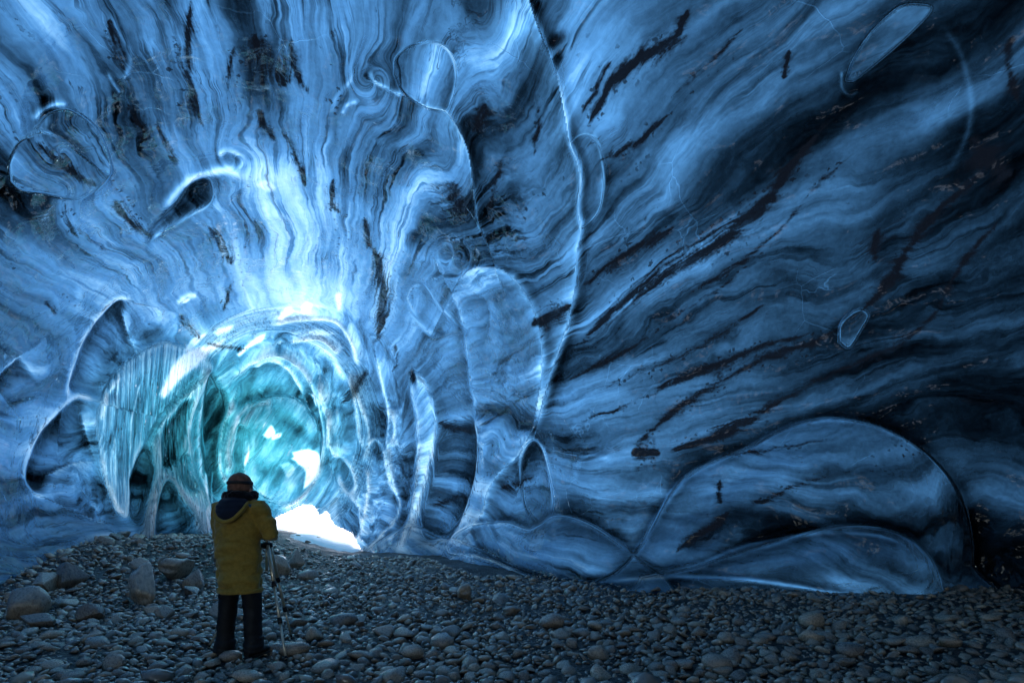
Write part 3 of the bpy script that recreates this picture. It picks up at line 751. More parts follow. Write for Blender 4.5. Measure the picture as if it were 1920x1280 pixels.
def shell_part(name, sel, with_top=False, parent=None):
    q = quads[sel]
    t = top if with_top else None
    used, inv = np.unique(np.concatenate([q.ravel()] + ([t.ravel()] if with_top else [])), return_inverse=True)
    qq = inv[:q.size].reshape(-1, 4)
    tt = inv[q.size:].reshape(-1, 3) if with_top else None
    me = np_mesh(name, allv[used], qq, tt)
    add_attr(me, 'flow', ext(flow)[used], 'FLOAT_VECTOR')
    add_attr(me, 'outer', np.vstack([N0.reshape(-1, 3), [[0, 0, -1]]])[used], 'FLOAT_VECTOR')
    for nme, arr in (('shade_thick', SHADE_THK), ('dirt', DIRT), ('clear', GLINT), ('teal', TEAL), ('streaky', STREAKY), ('lay', LAY)):
        add_attr(me, nme, ext(arr)[used])
    me.normals_split_custom_set_from_vertices(alln[used].astype(np.float32).tolist())
    return link(name, me, ICE, parent)

cave = None
taken = hole.copy()
part_sel = []
for (nm, lab, poly) in PARTS:
    c = smooth_curve(list(poly) + [poly[0]], 6)
    s = in_poly(qcx, qcy, c) & ~taken
    taken |= s
    part_sel.append((nm, lab, s))
cave = shell_part('ice_cave', ~taken, True)
tag(cave, 'blue glacier ice wall and ceiling of the cave streaked with dark sediment', 'ice cave', kind='structure')
for nm, lab, s in part_sel:
    o = shell_part(nm, s, False, cave)
    if lab:
        o['label'] = lab
# ------------------------------------------------------------------ ground
def ground_z(x, y):
    x = np.asarray(x, float); y = np.asarray(y, float)
    z = 0.026 * np.clip(y - 7, 0, 5.5)
    bank = smooth01((-x - 2.2 - 0.16 * y) / 3.2) * smooth01((y - 7.2) / 5.5)
    z = z + 0.62 * bank
    return z
def axis_lines(lo, hi, step, far):
    a = np.arange(lo, hi, step)
    g = np.geomspace(step, far, 40)
    return np.concatenate([lo - g[::-1], a, hi + g])
gx = axis_lines(-13, 13, 0.075, 3000); gy = axis_lines(2.5, 22, 0.075, 3000)
GX, GY = np.meshgrid(gx, gy)
gp = np.stack([GX.ravel(), GY.ravel(), np.zeros(GX.size)], 1)
gz = ground_z(gp[:, 0], gp[:, 1])
near = (np.hypot(gp[:, 0], gp[:, 1] - 10) < 25)
gz[near] += 0.05 * fbm3(gp[near] * 0.9, 3) + 0.035 * fbm3(gp[near] * 4.0, 2)
gp[:, 2] = gz
gi = np.arange(GX.size).reshape(GX.shape)
gq = np.stack([gi[:-1, :-1], gi[:-1, 1:], gi[1:, 1:], gi[1:, :-1]], -1).reshape(-1, 4)
M = NT('wet_gravel')
pos = M.n('ShaderNodeTexCoord').outputs['Object']
vor = M.n('ShaderNodeTexVoronoi', {'Vector': pos, 'Scale': 22.0})
n1 = M.noise(pos, 60.0, 4, 0.6); n2 = M.noise(pos, 1.2, 3, 0.6)
gcol = M.mixc(M.math('MULTIPLY', n1, n2), (0.008, 0.008, 0.008, 1), (0.05, 0.048, 0.045, 1))
hh = M.math('SUBTRACT', M.math('MULTIPLY', n1, 0.02), M.math('MULTIPLY', vor.outputs['Distance'], 0.035))
b = M.n('ShaderNodeBump', {'Height': hh, 'Strength': 1.0, 'Distance': 1.0}).outputs[0]
bs = M.n('ShaderNodeBsdfPrincipled', {'Base Color': gcol, 'Roughness': M.rampf(n2, 0.3, 0.7, 0.3, 0.6), 'Normal': b})
M.t.links.new(bs.outputs[0], M.out.inputs[0])
ground = link('ground', np_mesh('ground', gp, gq), M.m)
tag(ground, 'dark wet gravel floor of the ice cave between the stones', 'ground', kind='structure')
# snow outside the far mouth
M = NT('snow')
b = M.n('ShaderNodeBump', {'Height': M.noise(M.n('ShaderNodeTexCoord').outputs['Object'], 2.0, 5, 0.55), 'Strength': 0.5, 'Distance': 0.2}).outputs[0]
bs = M.n('ShaderNodeBsdfPrincipled', {'Base Color': (0.85, 0.87, 0.9, 1), 'Roughness': 0.6, 'Normal': b})
M.t.links.new(bs.outputs[0], M.out.inputs[0])
sx = axis_lines(-22, 22, 0.4, 3000); sy = axis_lines(-16, 40, 0.4, 3000)
SX, SY = np.meshgrid(sx, sy)
sp = np.stack([SX.ravel(), SY.ravel(), np.zeros(SX.size)], 1)
inside = cave_inside(np.stack([sp[:, 0], sp[:, 1], np.full(len(sp), 0.4)], 1))
away = np.clip(-inside - 0.7, -1, 1) * 0.25
mouth = smooth01((2.2 - np.hypot(sp[:, 0] + 6.2, sp[:, 1] - 17.0)) / 1.5)
edge = 15.2 + 1.4 * noise3(sp * 0.55)
lift = away * (1 - mouth) + mouth * np.clip(0.10 * (sp[:, 1] - edge), -0.2, 0.08)
sp[:, 2] = ground_z(sp[:, 0], sp[:, 1]) + lift + 0.16 * np.clip(sp[:, 1] - 16.5, 0, 14) * smooth01((-inside + 0.5) / 1.5) + 0.10 * fbm3(sp * 0.6, 3) * (lift > 0)
si = np.arange(SX.size).reshape(SX.shape)
sq = np.stack([si[:-1, :-1], si[:-1, 1:], si[1:, 1:], si[1:, :-1]], -1).reshape(-1, 4)
snow = link('snow_field', np_mesh('snow_field', sp, sq), M.m)
tag(snow, 'bright sunlit snow outside the small opening at the far end of the cave', 'snow', kind='structure')
# ------------------------------------------------------------------ stones
def stone_material():
    M = NT('wet_stone')
    pos = M.n('ShaderNodeTexCoord').outputs['Object']
    rnd = M.n('ShaderNodeObjectInfo').outputs['Random']
    tone = M.math('FRACT', M.math('ADD', M.attr('tone'), rnd))
    nz = M.noise(pos, 9.0, 5, 0.6); n2 = M.noise(pos, 40.0, 3, 0.6)
    base = M.ramp(tone, [(0.0, (0.195, 0.147, 0.109)), (0.35, (0.332, 0.242, 0.170)), (0.65, (0.476, 0.340, 0.225)), (0.85, (0.632, 0.471, 0.322)), (1.0, (0.264, 0.206, 0.158))])
    col = M.mixc(1.0, base, M.ramp(nz, [(0.3, (0.55, 0.55, 0.57)), (0.7, (1.15, 1.12, 1.08))]), 'MULTIPLY')
    col = M.mixc(M.rampf(n2, 0.62, 0.72, 0.0, 0.35), col, (0.22, 0.21, 0.20, 1))
    h = M.math('ADD', M.math('MULTIPLY', nz, 0.012), M.math('MULTIPLY', n2, 0.003))
    b = M.n('ShaderNodeBump', {'Height': h, 'Strength': 0.8, 'Distance': 1.0}).outputs[0]
    bs = M.n('ShaderNodeBsdfPrincipled', {'Base Color': col, 'Roughness': M.rampf(nz, 0.3, 0.7, 0.20, 0.45), 'Normal': b, 'Coat Weight': 1.0, 'Coat Roughness': 0.14, 'Coat IOR': 1.75, 'Coat Normal': b})
    M.t.links.new(bs.outputs[0], M.out.inputs[0])
    return M.m
STONE = stone_material()

def ico(sub):
    bm = bmesh.new(); bmesh.ops.create_icosphere(bm, subdivisions=sub, radius=1.0)
    v = np.array([p.co[:] for p in bm.verts]); f = np.array([[q.index for q in p.verts] for p in bm.faces])
    bm.free()
    return v, f

def stone_shape(sub, k, cuts=5, flat=0.55, rough=0.16):
    r = np.random.default_rng(100 + k)
    v, f = ico(sub)
    v = v / np.linalg.norm(v, axis=1)[:, None]
    v = v * (1 + 0.34 * noise3(v * 0.9 + k * 7.1) + rough * noise3(v * 2.1 + k * 3.3) + 0.05 * noise3(v * 5 + k) + (0.10 * np.abs(noise3(v * 4 + k)) + 0.04 * noise3(v * 11) if cuts > 8 else 0))[:, None]
    for _ in range(cuts):                                     # worn planes
        n = r.normal(size=3); n /= np.linalg.norm(n); d = r.uniform(0.42 if cuts > 8 else 0.5, 0.85)
        s = v @ n - d
        v = v - np.outer(np.where(s > 0, s * 0.88, 0), n)
    v = v * np.array([1.0, r.uniform(0.6, 0.9), r.uniform(flat - 0.12, flat + 0.15)])
    return v, f

SHAPES_HI = [stone_shape(3 if k < 6 else 2, k, 3 + k % 6) for k in range(18)]
SHAPES_HI += [stone_shape(4, 200 + k, 11, 0.7, 0.30) for k in range(7)]            # broken rock
SHAPES_LO = [stone_shape(1 if k % 3 else 2, 50 + k, 3 + k % 4) for k in range(14)]
STONE_MESH = []
for v, f in SHAPES_HI:
    me = np_mesh('cobble', v, None, f); me.materials.append(STONE)
    add_attr(me, 'tone', np.zeros(len(v)))
    STONE_MESH.append(me)

def ground_hit(px, py):
    """where the line of sight through a photograph point meets the ground"""
    d = np.array([(px - 960) / 960, 1, (960 - py) / 960])
    for y in np.arange(3.0, 25, 0.02):
        if CAM_H + d[2] * y <= float(ground_z(d[0] * y, y)):
            return d[0] * y, y
    return d[0] * 20, 20

class Packer:
    def __init__(self):
        self.cell = {}; self.items = []
    def ok(self, x, y, r, k):
        cx, cy = int(x // 0.4), int(y // 0.4)
        for i in range(cx - 2, cx + 3):
            for j in range(cy - 2, cy + 3):
                for (a, b, q) in self.cell.get((i, j), ()):
                    if (a - x) ** 2 + (b - y) ** 2 < (k * (q + r)) ** 2:
                        return False
        return True
    def add(self, x, y, r):
        self.cell.setdefault((int(x // 0.4), int(y // 0.4)), []).append((x, y, r)); self.items.append((x, y, r))

pack = Packer()
PERSON = (-2.62, 4.93)
for q in ((-2.74, 4.98), (-2.47, 4.95), (-2.11, 4.78), (-2.42, 5.6), (-3.08, 5.2)):
    pack.add(q[0], q[1], 0.10)
BOULDERS = [  # centre x, base y, width, height in the photograph, turn, shape, label
    (34, 1172, 92, 78, 0.2, 3, 'smooth pale boulder at the left border under the ice edge'),
    (122, 1108, 74, 60, 1.0, 19, 'dark wet boulder tucked under the left ice edge'),
    (78, 1116, 60, 46, 2.0, 20, 'cracked dark boulder between the pale one and the ice edge'),
    (262, 1142, 84, 92, 2.5, 18, 'long tilted slab of rock leaning on the left bank'),
    (318, 1092, 92, 56, 0.4, 21, 'broad dark boulder on the left bank behind the tilted slab'),
    (362, 1108, 46, 44, 1.4, 22, 'round gravelly boulder on the bank just left of the jacket'),
    (170, 1170, 62, 46, 0.7, 23, 'angular boulder low on the left bank'),
    (528, 1082, 50, 52, 1.2, 24, 'upright boulder right behind the tripod legs'),
    (553, 1070, 48, 44, 0.3, 19, 'pointed boulder beside the upright one behind the tripod'),
    (575, 1090, 48, 24, 0.0, 11, 'low boulder in front of the pointed one behind the tripod'),
    (548, 1234, 66, 34, 0.1, 12, 'large rounded stone beside the right boot and the tripod foot'),
    (430, 1244, 52, 26, 0.3, 13, 'rounded stone right under the left boot'),
    (588, 1206, 40, 32, 0.9, 6, 'blocky stone standing right of the tripod'),
    (1036, 1186, 60, 40, 0.2, 14, 'dark round boulder standing proud in the middle of the floor'),
    (1526, 1182, 58, 42, 0.3, 7, 'dark round boulder standing proud on the right of the floor'),
    (640, 1178, 62, 30, 0.6, 15, 'flat-topped stone on the floor right of the tripod'),
    (1695, 1176, 34, 26, 0.2, 16, 'small bright-topped boulder near the right border'),
    (870, 1130, 60, 40, 0.5, 21, 'clump-like boulder near the foot of the middle lobe'),
]
for (px, py, w, h, rz, k, lab) in BOULDERS:
    x, y = ground_hit(px, py - h * 0.12)
    r = w * y / 960 / 2 * 0.88
    v = SHAPES_HI[k][0]
    hz = h * y / 960 / 2 * 0.88
    o = link('boulder', STONE_MESH[k])
    zs = hz / max(1e-3, (v[:, 2].max() - v[:, 2].min()) / 2)
    o.scale = (r * 1.02, r * 1.05, zs * 1.05)
    o.location = (x, y + r * 0.3, float(ground_z(x, y)) + hz * 0.72)
    o.rotation_euler = (RNG.normal() * 0.12, 0.35 if 'tilted' in lab else RNG.normal() * 0.1, rz)
    tag(o, lab, 'boulder', 'boulders on the cave floor')
    pack.add(x, y + r * 0.3, r * 0.85)

RUBBLE = []
tries = 0
while len(RUBBLE) < 60 and tries < 2000:
    tries += 1
    y = RNG.uniform(6.0, 13.0); x = RNG.uniform(-0.98 * y, -0.47 * y - 0.2)
    r = 0.07 + 0.13 * RNG.random() ** 2.2
    if pack.ok(x, y, r, 0.85):
        pack.add(x, y, r); RUBBLE.append((x, y, r))
for x, y, r in RUBBLE:
    k = int(RNG.integers(18, 25))
    o = link('rock', STONE_MESH[k])
    o.scale = (r * 1.15, r * 1.1, r * RNG.uniform(0.8, 1.2))
    o.rotation_euler = (RNG.normal() * 0.35, RNG.normal() * 0.35, RNG.uniform(0, 6.28))
    o.location = (x, y, float(ground_z(x, y)) + r * 0.4)
    tag(o, 'broken dark rock on the rubble bank under the left ice edge' if y > 8.5 else 'broken dark rock at the near foot of the left rubble bank', 'rock', 'rubble on the left bank' if y > 8.5 else 'rubble at the foot of the left bank')

for (px, py, w) in ((596, 1012, 18), (560, 1006, 12), (640, 1016, 24), (622, 1002, 12), (578, 1018, 14), (655, 1022, 16), (540, 1014, 12)):
    x, y = ground_hit(px, py); r = w * y / 960 / 2
    o = link('rock', STONE_MESH[18 + w % 7]); o.scale = (r, r, r * 0.8); o.rotation_euler = (0.2, 0.1, px); o.location = (x, y, float(ground_z(x, y)) + r * 0.35)
    tag(o, 'dark rock lying at the edge of the bright snow in the far opening', 'rock', 'rocks at the edge of the snow')

# sizes from large to small, packed side by side
cand = []
for n, lo, hi, packk in ((300, 0.085, 0.14, 0.9), (2600, 0.05, 0.085, 0.78), (6200, 0.028, 0.052, 0.68), (8800, 0.016, 0.030, 0.55)):
    got = tries = 0
    while got < n and tries < n * 8:
        tries += 1
        y = 3.7 + 10.5 * RNG.random() ** 1.5
        x = RNG.uniform(-1.06 * y - 0.3, 1.06 * y + 1.5)
        if y > 10.5 and x > -0.5 * y + 4.5:
            continue
        patch = float(noise3(np.array([[x * 0.7, y * 0.9, 3.0]]))[0])
        if RNG.random() > 0.75 + 1.3 * patch and hi > 0.04:
            continue
        r = lo + (hi - lo) * RNG.random() ** 1.8
        if pack.ok(x, y, r, packk):
            pack.add(x, y, r); cand.append((x, y, r)); got += 1
cand = np.array(cand)
show = cand[:, 2] / cand[:, 1] * (np.abs(cand[:, 0]) < cand[:, 1] * 0.99) * (cand[:, 1] > 4.25) * (cand[:, 1] < 9.4)
order = np.argsort(-show)
SINGLE, REST = cand[order[:290]], cand[order[290:]]
REGIONS = [
    (lambda x, y: x < -3.6 and y > 6.0, 'grey stone half buried in the gravel of the left bank', 'stones on the left bank'),
    (lambda x, y: x < -2.9 and y < 4.9, 'grey cobble in the front rows on the floor left of the person', 'front cobbles left of the person'),
    (lambda x, y: x < -2.9, 'grey cobble on the floor left of the person', 'cobbles left of the person'),
    (lambda x, y: x < -1.4 and y < 5.9, 'rounded cobble on the floor around the tripod feet', 'cobbles round the tripod'),
    (lambda x, y: x < -1.0, 'grey cobble on the floor leading to the bright passage', 'cobbles towards the passage'),
    (lambda x, y: y > 7.2 and x < 3.0, 'dark cobble close to the foot of the low pointed ice bulge', 'cobbles under the low bulge'),
    (lambda x, y: y > 7.2, 'dark cobble close to the foot of the large right ice bulges', 'cobbles under the large bulges'),
    (lambda x, y: x < 1.2 and y < 5.2, 'grey rounded cobble in the front rows of the middle of the cave floor', 'front cobbles in the middle of the floor'),
    (lambda x, y: x < 1.2, 'grey rounded cobble farther back in the middle of the cave floor', 'cobbles in the middle of the floor'),
    (lambda x, y: y < 4.9, 'dark rounded cobble in the very front rows on the right of the cave floor', 'front cobbles on the right of the floor'),
    (lambda x, y: x < 3.2, 'dark rounded cobble on the open floor between the middle and the right side', 'cobbles right of the middle of the floor'),
    (lambda x, y: True, 'dark rounded cobble far out on the right side of the cave floor', 'cobbles on the right of the floor')]
for i, (x, y, r) in enumerate(SINGLE):
    o = link('cobble', STONE_MESH[int(RNG.integers(18))])
    fl = RNG.uniform(0.75, 1.15)
    o.scale = (r * 1.15, r * 1.15, r * 1.15 * fl)
    o.rotation_euler = (RNG.normal() * 0.22, RNG.normal() * 0.22, RNG.uniform(0, 6.28))
    o.location = (x, y, float(ground_z(x, y)) + r * 0.34)
    for f, lab, grp in REGIONS:
        if f(x, y):
            tag(o, lab, 'stone', grp); break
# everything smaller as one bed of shingle
V, F, TN, off = [], [], [], 0
gzr = ground_z(REST[:, 0], REST[:, 1])
for k in range(len(REST)):
    x, y, r = REST[k]
    v, f = SHAPES_LO[int(RNG.integers(14))]
    a = RNG.uniform(0, 6.28); tx, ty = RNG.normal(size=2) * 0.28
    ca, sa = math.cos(a), math.sin(a)
    s = r * 1.12 * np.array([1, 1, RNG.uniform(0.7, 1.2)])
    p = v * s
    p = np.stack([p[:, 0] * ca - p[:, 1] * sa, p[:, 0] * sa + p[:, 1] * ca, p[:, 2]], 1)
    p[:, 2] += p[:, 0] * tx + p[:, 1] * ty
    V.append(p + np.array([x, y, gzr[k] + r * 0.3])); F.append(f + off); off += len(v)
    TN.append(np.full(len(v), RNG.random()))
me = np_mesh('shingle', np.vstack(V), None, np.vstack(F)); add_attr(me, 'tone', np.concatenate(TN))
o = link('shingle', me, STONE)
tag(o, 'bed of small wet grey stones covering the cave floor', 'shingle', kind='stuff')
# ------------------------------------------------------------------ person
def plain(name, col, rough=0.7, spec=0.3, bump=0.0, scale=60.0, var=0.0, metal=0.0):
    M = NT(name)
    pos = M.n('ShaderNodeTexCoord').outputs['Object']
    nz = M.noise(pos, scale, 4, 0.6)
    c = (*col, 1)
    if var:
        c = M.mixc(M.rampf(M.noise(pos, scale * 0.15, 4, 0.6), 0.3, 0.7, 0, 1), tuple(v * (1 - var) for v in col) + (1,), tuple(min(1, v * (1 + var)) for v in col) + (1,))
    ins = {'Base Color': c, 'Roughness': rough, 'Metallic': metal, 'Specular IOR Level': spec, 'Sheen Weight': 0.35 if rough >= 0.7 and not metal else 0.0, 'Sheen Roughness': 0.4}
    if bump:
        ins['Normal'] = M.n('ShaderNodeBump', {'Height': nz, 'Strength': 0.6, 'Distance': bump}).outputs[0]
    bs = M.n('ShaderNodeBsdfPrincipled', ins)
    M.t.links.new(bs.outputs[0], M.out.inputs[0])
    return M.m

SKIN_M = plain('skin', (0.45, 0.27, 0.20), 0.5, 0.4)
JACKET_M = plain('olive_yellow_cloth', (0.37, 0.235, 0.042), 0.75, 0.25, 0.001, 220, 0.15)
LINING_M = plain('navy_lining', (0.012, 0.017, 0.032), 0.8, 0.2, 0.003, 90)
TROUSER_M = plain('black_cloth', (0.012, 0.012, 0.014), 0.6, 0.3, 0.003, 120, 0.3)
BOOT_M = plain('boot_leather', (0.016, 0.014, 0.013), 0.5, 0.4, 0.002, 90)
SOLE_M = plain('boot_sole', (0.01, 0.01, 0.01), 0.8)
WOOL_M = plain('brown_wool', (0.24, 0.12, 0.08), 0.9, 0.1, 0.004, 160, 0.3)
FUR_M = plain('dark_fur', (0.008, 0.008, 0.011), 0.9, 0.1, 0.01, 120)
HAIR_M = plain('dark_hair', (0.02, 0.014, 0.01), 0.6)
PATCH_M = plain('blue_patch', (0.03, 0.09, 0.14), 0.7)

def loft(secs, seg=24, cap=True):
    """rings (centre, rx, ry, axis u, axis v) -> verts, quads, tris"""
    V, Q, T = [], [], []
    for c, rx, ry, u, w in secs:
        for k in range(seg):
            a = 2 * math.pi * k / seg
            V.append(np.array(c) + rx * math.cos(a) * np.array(u) + ry * math.sin(a) * np.array(w))
    for i in range(len(secs) - 1):
        for k in range(seg):
            k2 = (k + 1) % seg
            Q.append([i * seg + k, i * seg + k2, (i + 1) * seg + k2, (i + 1) * seg + k])
    if cap:
        n = len(V); V.append(np.array(secs[0][0])); V.append(np.array(secs[-1][0])); e = (len(secs) - 1) * seg
        for k in range(seg):
            k2 = (k + 1) % seg
            T.append([n, k2, k]); T.append([n + 1, e + k, e + k2])
    return np.array(V), Q, T

def limb(points, radii, seg=16, flat=1.0):
    """a tapering tube along 3-D points"""
    P = np.array(points, float); secs = []
    for i in range(len(P)):
        t = P[min(i + 1, len(P) - 1)] - P[max(i - 1, 0)]; t /= np.linalg.norm(t)
        u = np.cross(t, [0.0, 1.0, 0.13]); u /= np.linalg.norm(u); w = np.cross(t, u)
        r = radii[i]
        secs.append((P[i], r, r * flat, u, w))
    return loft(secs, seg)

XA, YA = (1, 0, 0), (0, 1, 0)
def upright(rows, seg=32):
    """rows of (z, cx, cy, rx, ry)"""
    return loft([((cx, cy, z), rx, ry, XA, YA) for z, cx, cy, rx, ry in rows], seg)

def join(parts):
    V, Q, T, off = [], [], [], 0
    for v, q, t in parts:
        V.append(v); Q += [[i + off for i in a] for a in q]; T += [[i + off for i in a] for a in t]; off += len(v)
    return np.vstack(V), Q, T

def refined(name, parts, voxel=0.0, smooth=0, sub=0, wrinkle=None):
    """fuse overlapping lofts into one skin, then ease and crease it"""
    v, q, t = join(parts)
    me = np_mesh(name, v, np.array(q) if q else None, np.array(t) if t else None)
    ob = bpy.data.objects.new(name, me); COL.objects.link(ob)
    if voxel:
        m = ob.modifiers.new('r', 'REMESH'); m.mode = 'VOXEL'; m.voxel_size = voxel
    if smooth:
        m = ob.modifiers.new('s', 'SMOOTH'); m.iterations = smooth; m.factor = 0.5
    if sub:
        m = ob.modifiers.new('d', 'SUBSURF'); m.levels = m.render_levels = sub
    dg = bpy.context.evaluated_depsgraph_get(); dg.update()
    out = bpy.data.meshes.new_from_object(ob.evaluated_get(dg))
    bpy.data.objects.remove(ob); bpy.data.meshes.remove(me)
    out.name = name
    if wrinkle is not None:
        n = len(out.vertices)
        co = np.empty(n * 3, np.float32); out.vertices.foreach_get('co', co); co = co.reshape(-1, 3)
        no = np.empty(n * 3, np.float32); out.vertex_normals.foreach_get('vector', no); no = no.reshape(-1, 3)
        out.vertices.foreach_set('co', (co + no * wrinkle(co)[:, None]).astype(np.float32).ravel())
    out.polygons.foreach_set('use_smooth', np.ones(len(out.polygons), bool))
    out.update()
    return out

person = empty('person', (PERSON[0], PERSON[1], float(ground_z(*PERSON)) + 0.02), math.radians(-4))
person.scale = (0.94, 0.97, 0.975)
tag(person, 'person in olive jacket and dark trousers standing with back turned behind a tripod', 'person')

SH_R, EL_R, WR_R = (0.205, -0.01, 1.455), (0.315, 0.02, 1.205), (0.15, 0.27, 1.175)
SH_L, EL_L, WR_L = (-0.205, -0.01, 1.455), (-0.245, 0.07, 1.17), (-0.03, 0.30, 1.165)
def skin_body():
    verts, edges, rad = [], [], []
    def add(p, r, parent=None):
        verts.append(p); rad.append(r)
        if parent is not None:
            edges.append((parent, len(verts) - 1))
        return len(verts) - 1
    pel = add((0, 0, 0.93), 0.13)
    wa = add((0, 0, 1.10), 0.125, pel); ch = add((0, -0.01, 1.30), 0.145, wa); up = add((0, -0.01, 1.45), 0.10, ch)
    nk = add((0, 0.0, 1.53), 0.058, up); hb = add((0.0, 0.015, 1.60), 0.07, nk); hd = add((0.0, 0.02, 1.69), 0.092, hb); ht = add((0, 0.015, 1.765), 0.07, hd)
    nose = add((0.0, 0.118, 1.665), 0.016, hd)
    for s, sh, el, wr in ((1, SH_R, EL_R, WR_R), (-1, SH_L, EL_L, WR_L)):
        c = add((s * 0.12, -0.01, 1.46), 0.08, up); a = add(sh, 0.066, c)
        m1 = add(tuple((np.array(sh) + el) / 2), 0.052, a); e = add(el, 0.044, m1)
        m2 = add(tuple((np.array(el) + wr) / 2), 0.042, e); w = add(wr, 0.028, m2)
        d = (np.array(wr) - el); d /= np.linalg.norm(d)
        side = np.cross(d, (0, 0, 1)); side /= np.linalg.norm(side)
        upv = np.array((0, 0, 1.0))
        palm = add(tuple(np.array(wr) + d * 0.05), 0.030, w)
        for k in range(4):
            b = np.array(wr) + d * 0.085 + upv * (0.030 - 0.020 * k)
            l = (0.036, 0.040, 0.037, 0.030)[k]
            f0 = add(tuple(b), 0.0095, palm); f1 = add(tuple(b + d * l), 0.0088, f0)
            f2 = add(tuple(b + d * (l + 0.012) - s * side * -0.022), 0.0082, f1); add(tuple(b + d * (l + 0.006) - s * side * -0.042), 0.0075, f2)
        t0 = add(tuple(np.array(wr) + d * 0.035 + upv * 0.036), 0.012, palm); t1 = add(tuple(np.array(wr) + d * 0.065 + upv * 0.055), 0.010, t0)
        add(tuple(np.array(wr) + d * 0.09 + upv * 0.056), 0.009, t1)
        h = add((s * 0.10, 0, 0.88), 0.10, pel); kn = add((s * 0.125, 0.02, 0.50), 0.062, h); cf = add((s * 0.13, -0.005, 0.33), 0.056, kn)
        an = add((s * 0.135, -0.01, 0.10), 0.04, cf); add((s * 0.16, 0.12, 0.05), 0.036, an)
    me = bpy.data.meshes.new('body'); me.from_pydata(verts, edges, [])
    ob = bpy.data.objects.new('body', me); COL.objects.link(ob)
    ob.modifiers.new('k', 'SKIN')
    for sv, r in zip(me.skin_vertices[0].data, rad):
        sv.radius = (r, r)
    me.skin_vertices[0].data[0].use_root = True
    sub = ob.modifiers.new('d', 'SUBSURF'); sub.levels = sub.render_levels = 2
    dg = bpy.context.evaluated_depsgraph_get(); dg.update()
    out = bpy.data.meshes.new_from_object(ob.evaluated_get(dg))
    bpy.data.objects.remove(ob)
    out.polygons.foreach_set('use_smooth', np.ones(len(out.polygons), bool))
    return out
link('body', skin_body(), SKIN_M, person)

def cloth(seed, amp, zs=3.0, f=7.0, low=0.0):
    def g(co):
        p = co * np.array([f, f, f * zs / 3.0]) + seed
        w = np.abs(noise3(p * np.array([0.8, 0.8, 1.9]))) * 1.6 - 0.35
        w2 = fbm3(p * np.array([1.7, 1.7, 2.6]) + 9, 2)
        return amp * (w + 0.5 * w2) * (1 + low * smooth01((1.2 - co[:, 2]) / 0.4))
    return g

torso = upright([(0.640, 0.005, 0.0, 0.204, 0.165), (0.66, 0.005, 0.0, 0.211, 0.172), (0.72, 0.0, 0.0, 0.215, 0.176), (0.85, -0.005, -0.005, 0.216, 0.178), (1.0, -0.01, -0.01, 0.220, 0.178),
                 (1.15, -0.01, -0.015, 0.225, 0.178), (1.28, -0.005, -0.02, 0.229, 0.172), (1.38, 0, -0.02, 0.222, 0.155), (1.46, 0, -0.015, 0.189, 0.13), (1.52, 0, -0.005, 0.13, 0.105), (1.56, 0, 0, 0.085, 0.085)])
def sleeve(sh, el, wr, s):
    sh, el, wr = map(np.array, (sh, el, wr))
    pts = [sh - np.array((s * 0.09, 0, -0.01)), sh, sh * 0.66 + el * 0.34, sh * 0.33 + el * 0.67, el + (el - (sh + wr) / 2) * 0.05, el * 0.66 + wr * 0.34, el * 0.3 + wr * 0.7, wr * 0.97 + el * 0.03]
    return limb(pts, [0.09, 0.097, 0.092, 0.087, 0.085, 0.076, 0.066, 0.058])
hood_base = upright([(1.40, 0, -0.13, 0.13, 0.06), (1.47, 0, -0.10, 0.155, 0.085), (1.54, 0, -0.04, 0.145, 0.11), (1.575, 0, 0.0, 0.12, 0.105)])
jk = refined('jacket', [torso, sleeve(SH_R, EL_R, WR_R, 1), sleeve(SH_L, EL_L, WR_L, -1), hood_base], 0.011, 6, 0, cloth(3.0, 0.030, f=5.5, low=0.1))
jacket = link('jacket', jk, JACKET_M, person)
# hood fallen open on the back: dark lining inside a yellow rim
hood = link('hood', refined('hood', [upright([(1.335, 0.0, -0.205, 0.035, 0.022), (1.365, 0.0, -0.215, 0.085, 0.040), (1.42, 0, -0.195, 0.125, 0.055), (1.48, 0, -0.155, 0.142, 0.07), (1.535, 0, -0.09, 0.135, 0.10), (1.57, 0, -0.03, 0.12, 0.11), (1.59, 0, 0.0, 0.10, 0.09)])],
            0.008, 3, 0, cloth(8.0, 0.012)), LINING_M, person)
rim_pts = [(-0.150, -0.10, 1.515), (-0.148, -0.165, 1.455), (-0.118, -0.215, 1.385), (-0.065, -0.242, 1.335), (0.0, -0.250, 1.318), (0.065, -0.242, 1.335), (0.118, -0.215, 1.385), (0.148, -0.165, 1.455), (0.150, -0.10, 1.515)]
link('hood_rim', refined('hood_rim', [limb(rim_pts, [0.016, 0.02, 0.022, 0.023, 0.024, 0.023, 0.022, 0.02, 0.016], 10)], 0, 0, 1, cloth(5.0, 0.006)), JACKET_M, hood)
hem = loft([((0.005, 0, z), rx, ry, XA, YA) for z, rx, ry in ((0.628, 0.218, 0.176), (0.636, 0.228, 0.187), (0.662, 0.228, 0.187), (0.670, 0.216, 0.178))], 40, False)
link('hem', refined('hem', [hem], 0, 0, 1, cloth(2.0, 0.008)), JACKET_M, jacket)
patch = loft([((0.175, -0.085, 1.47), 0.034, 0.026, (0.92, 0.1, -0.38), (0.2, 0.72, 0.5)), ((0.180, -0.098, 1.482), 0.032, 0.024, (0.92, 0.1, -0.38), (0.2, 0.72, 0.5))], 4)
pt = link('shoulder_patch', refined('shoulder_patch', [patch]), PATCH_M, jacket)
pt['label'] = 'blue patch on the right shoulder'
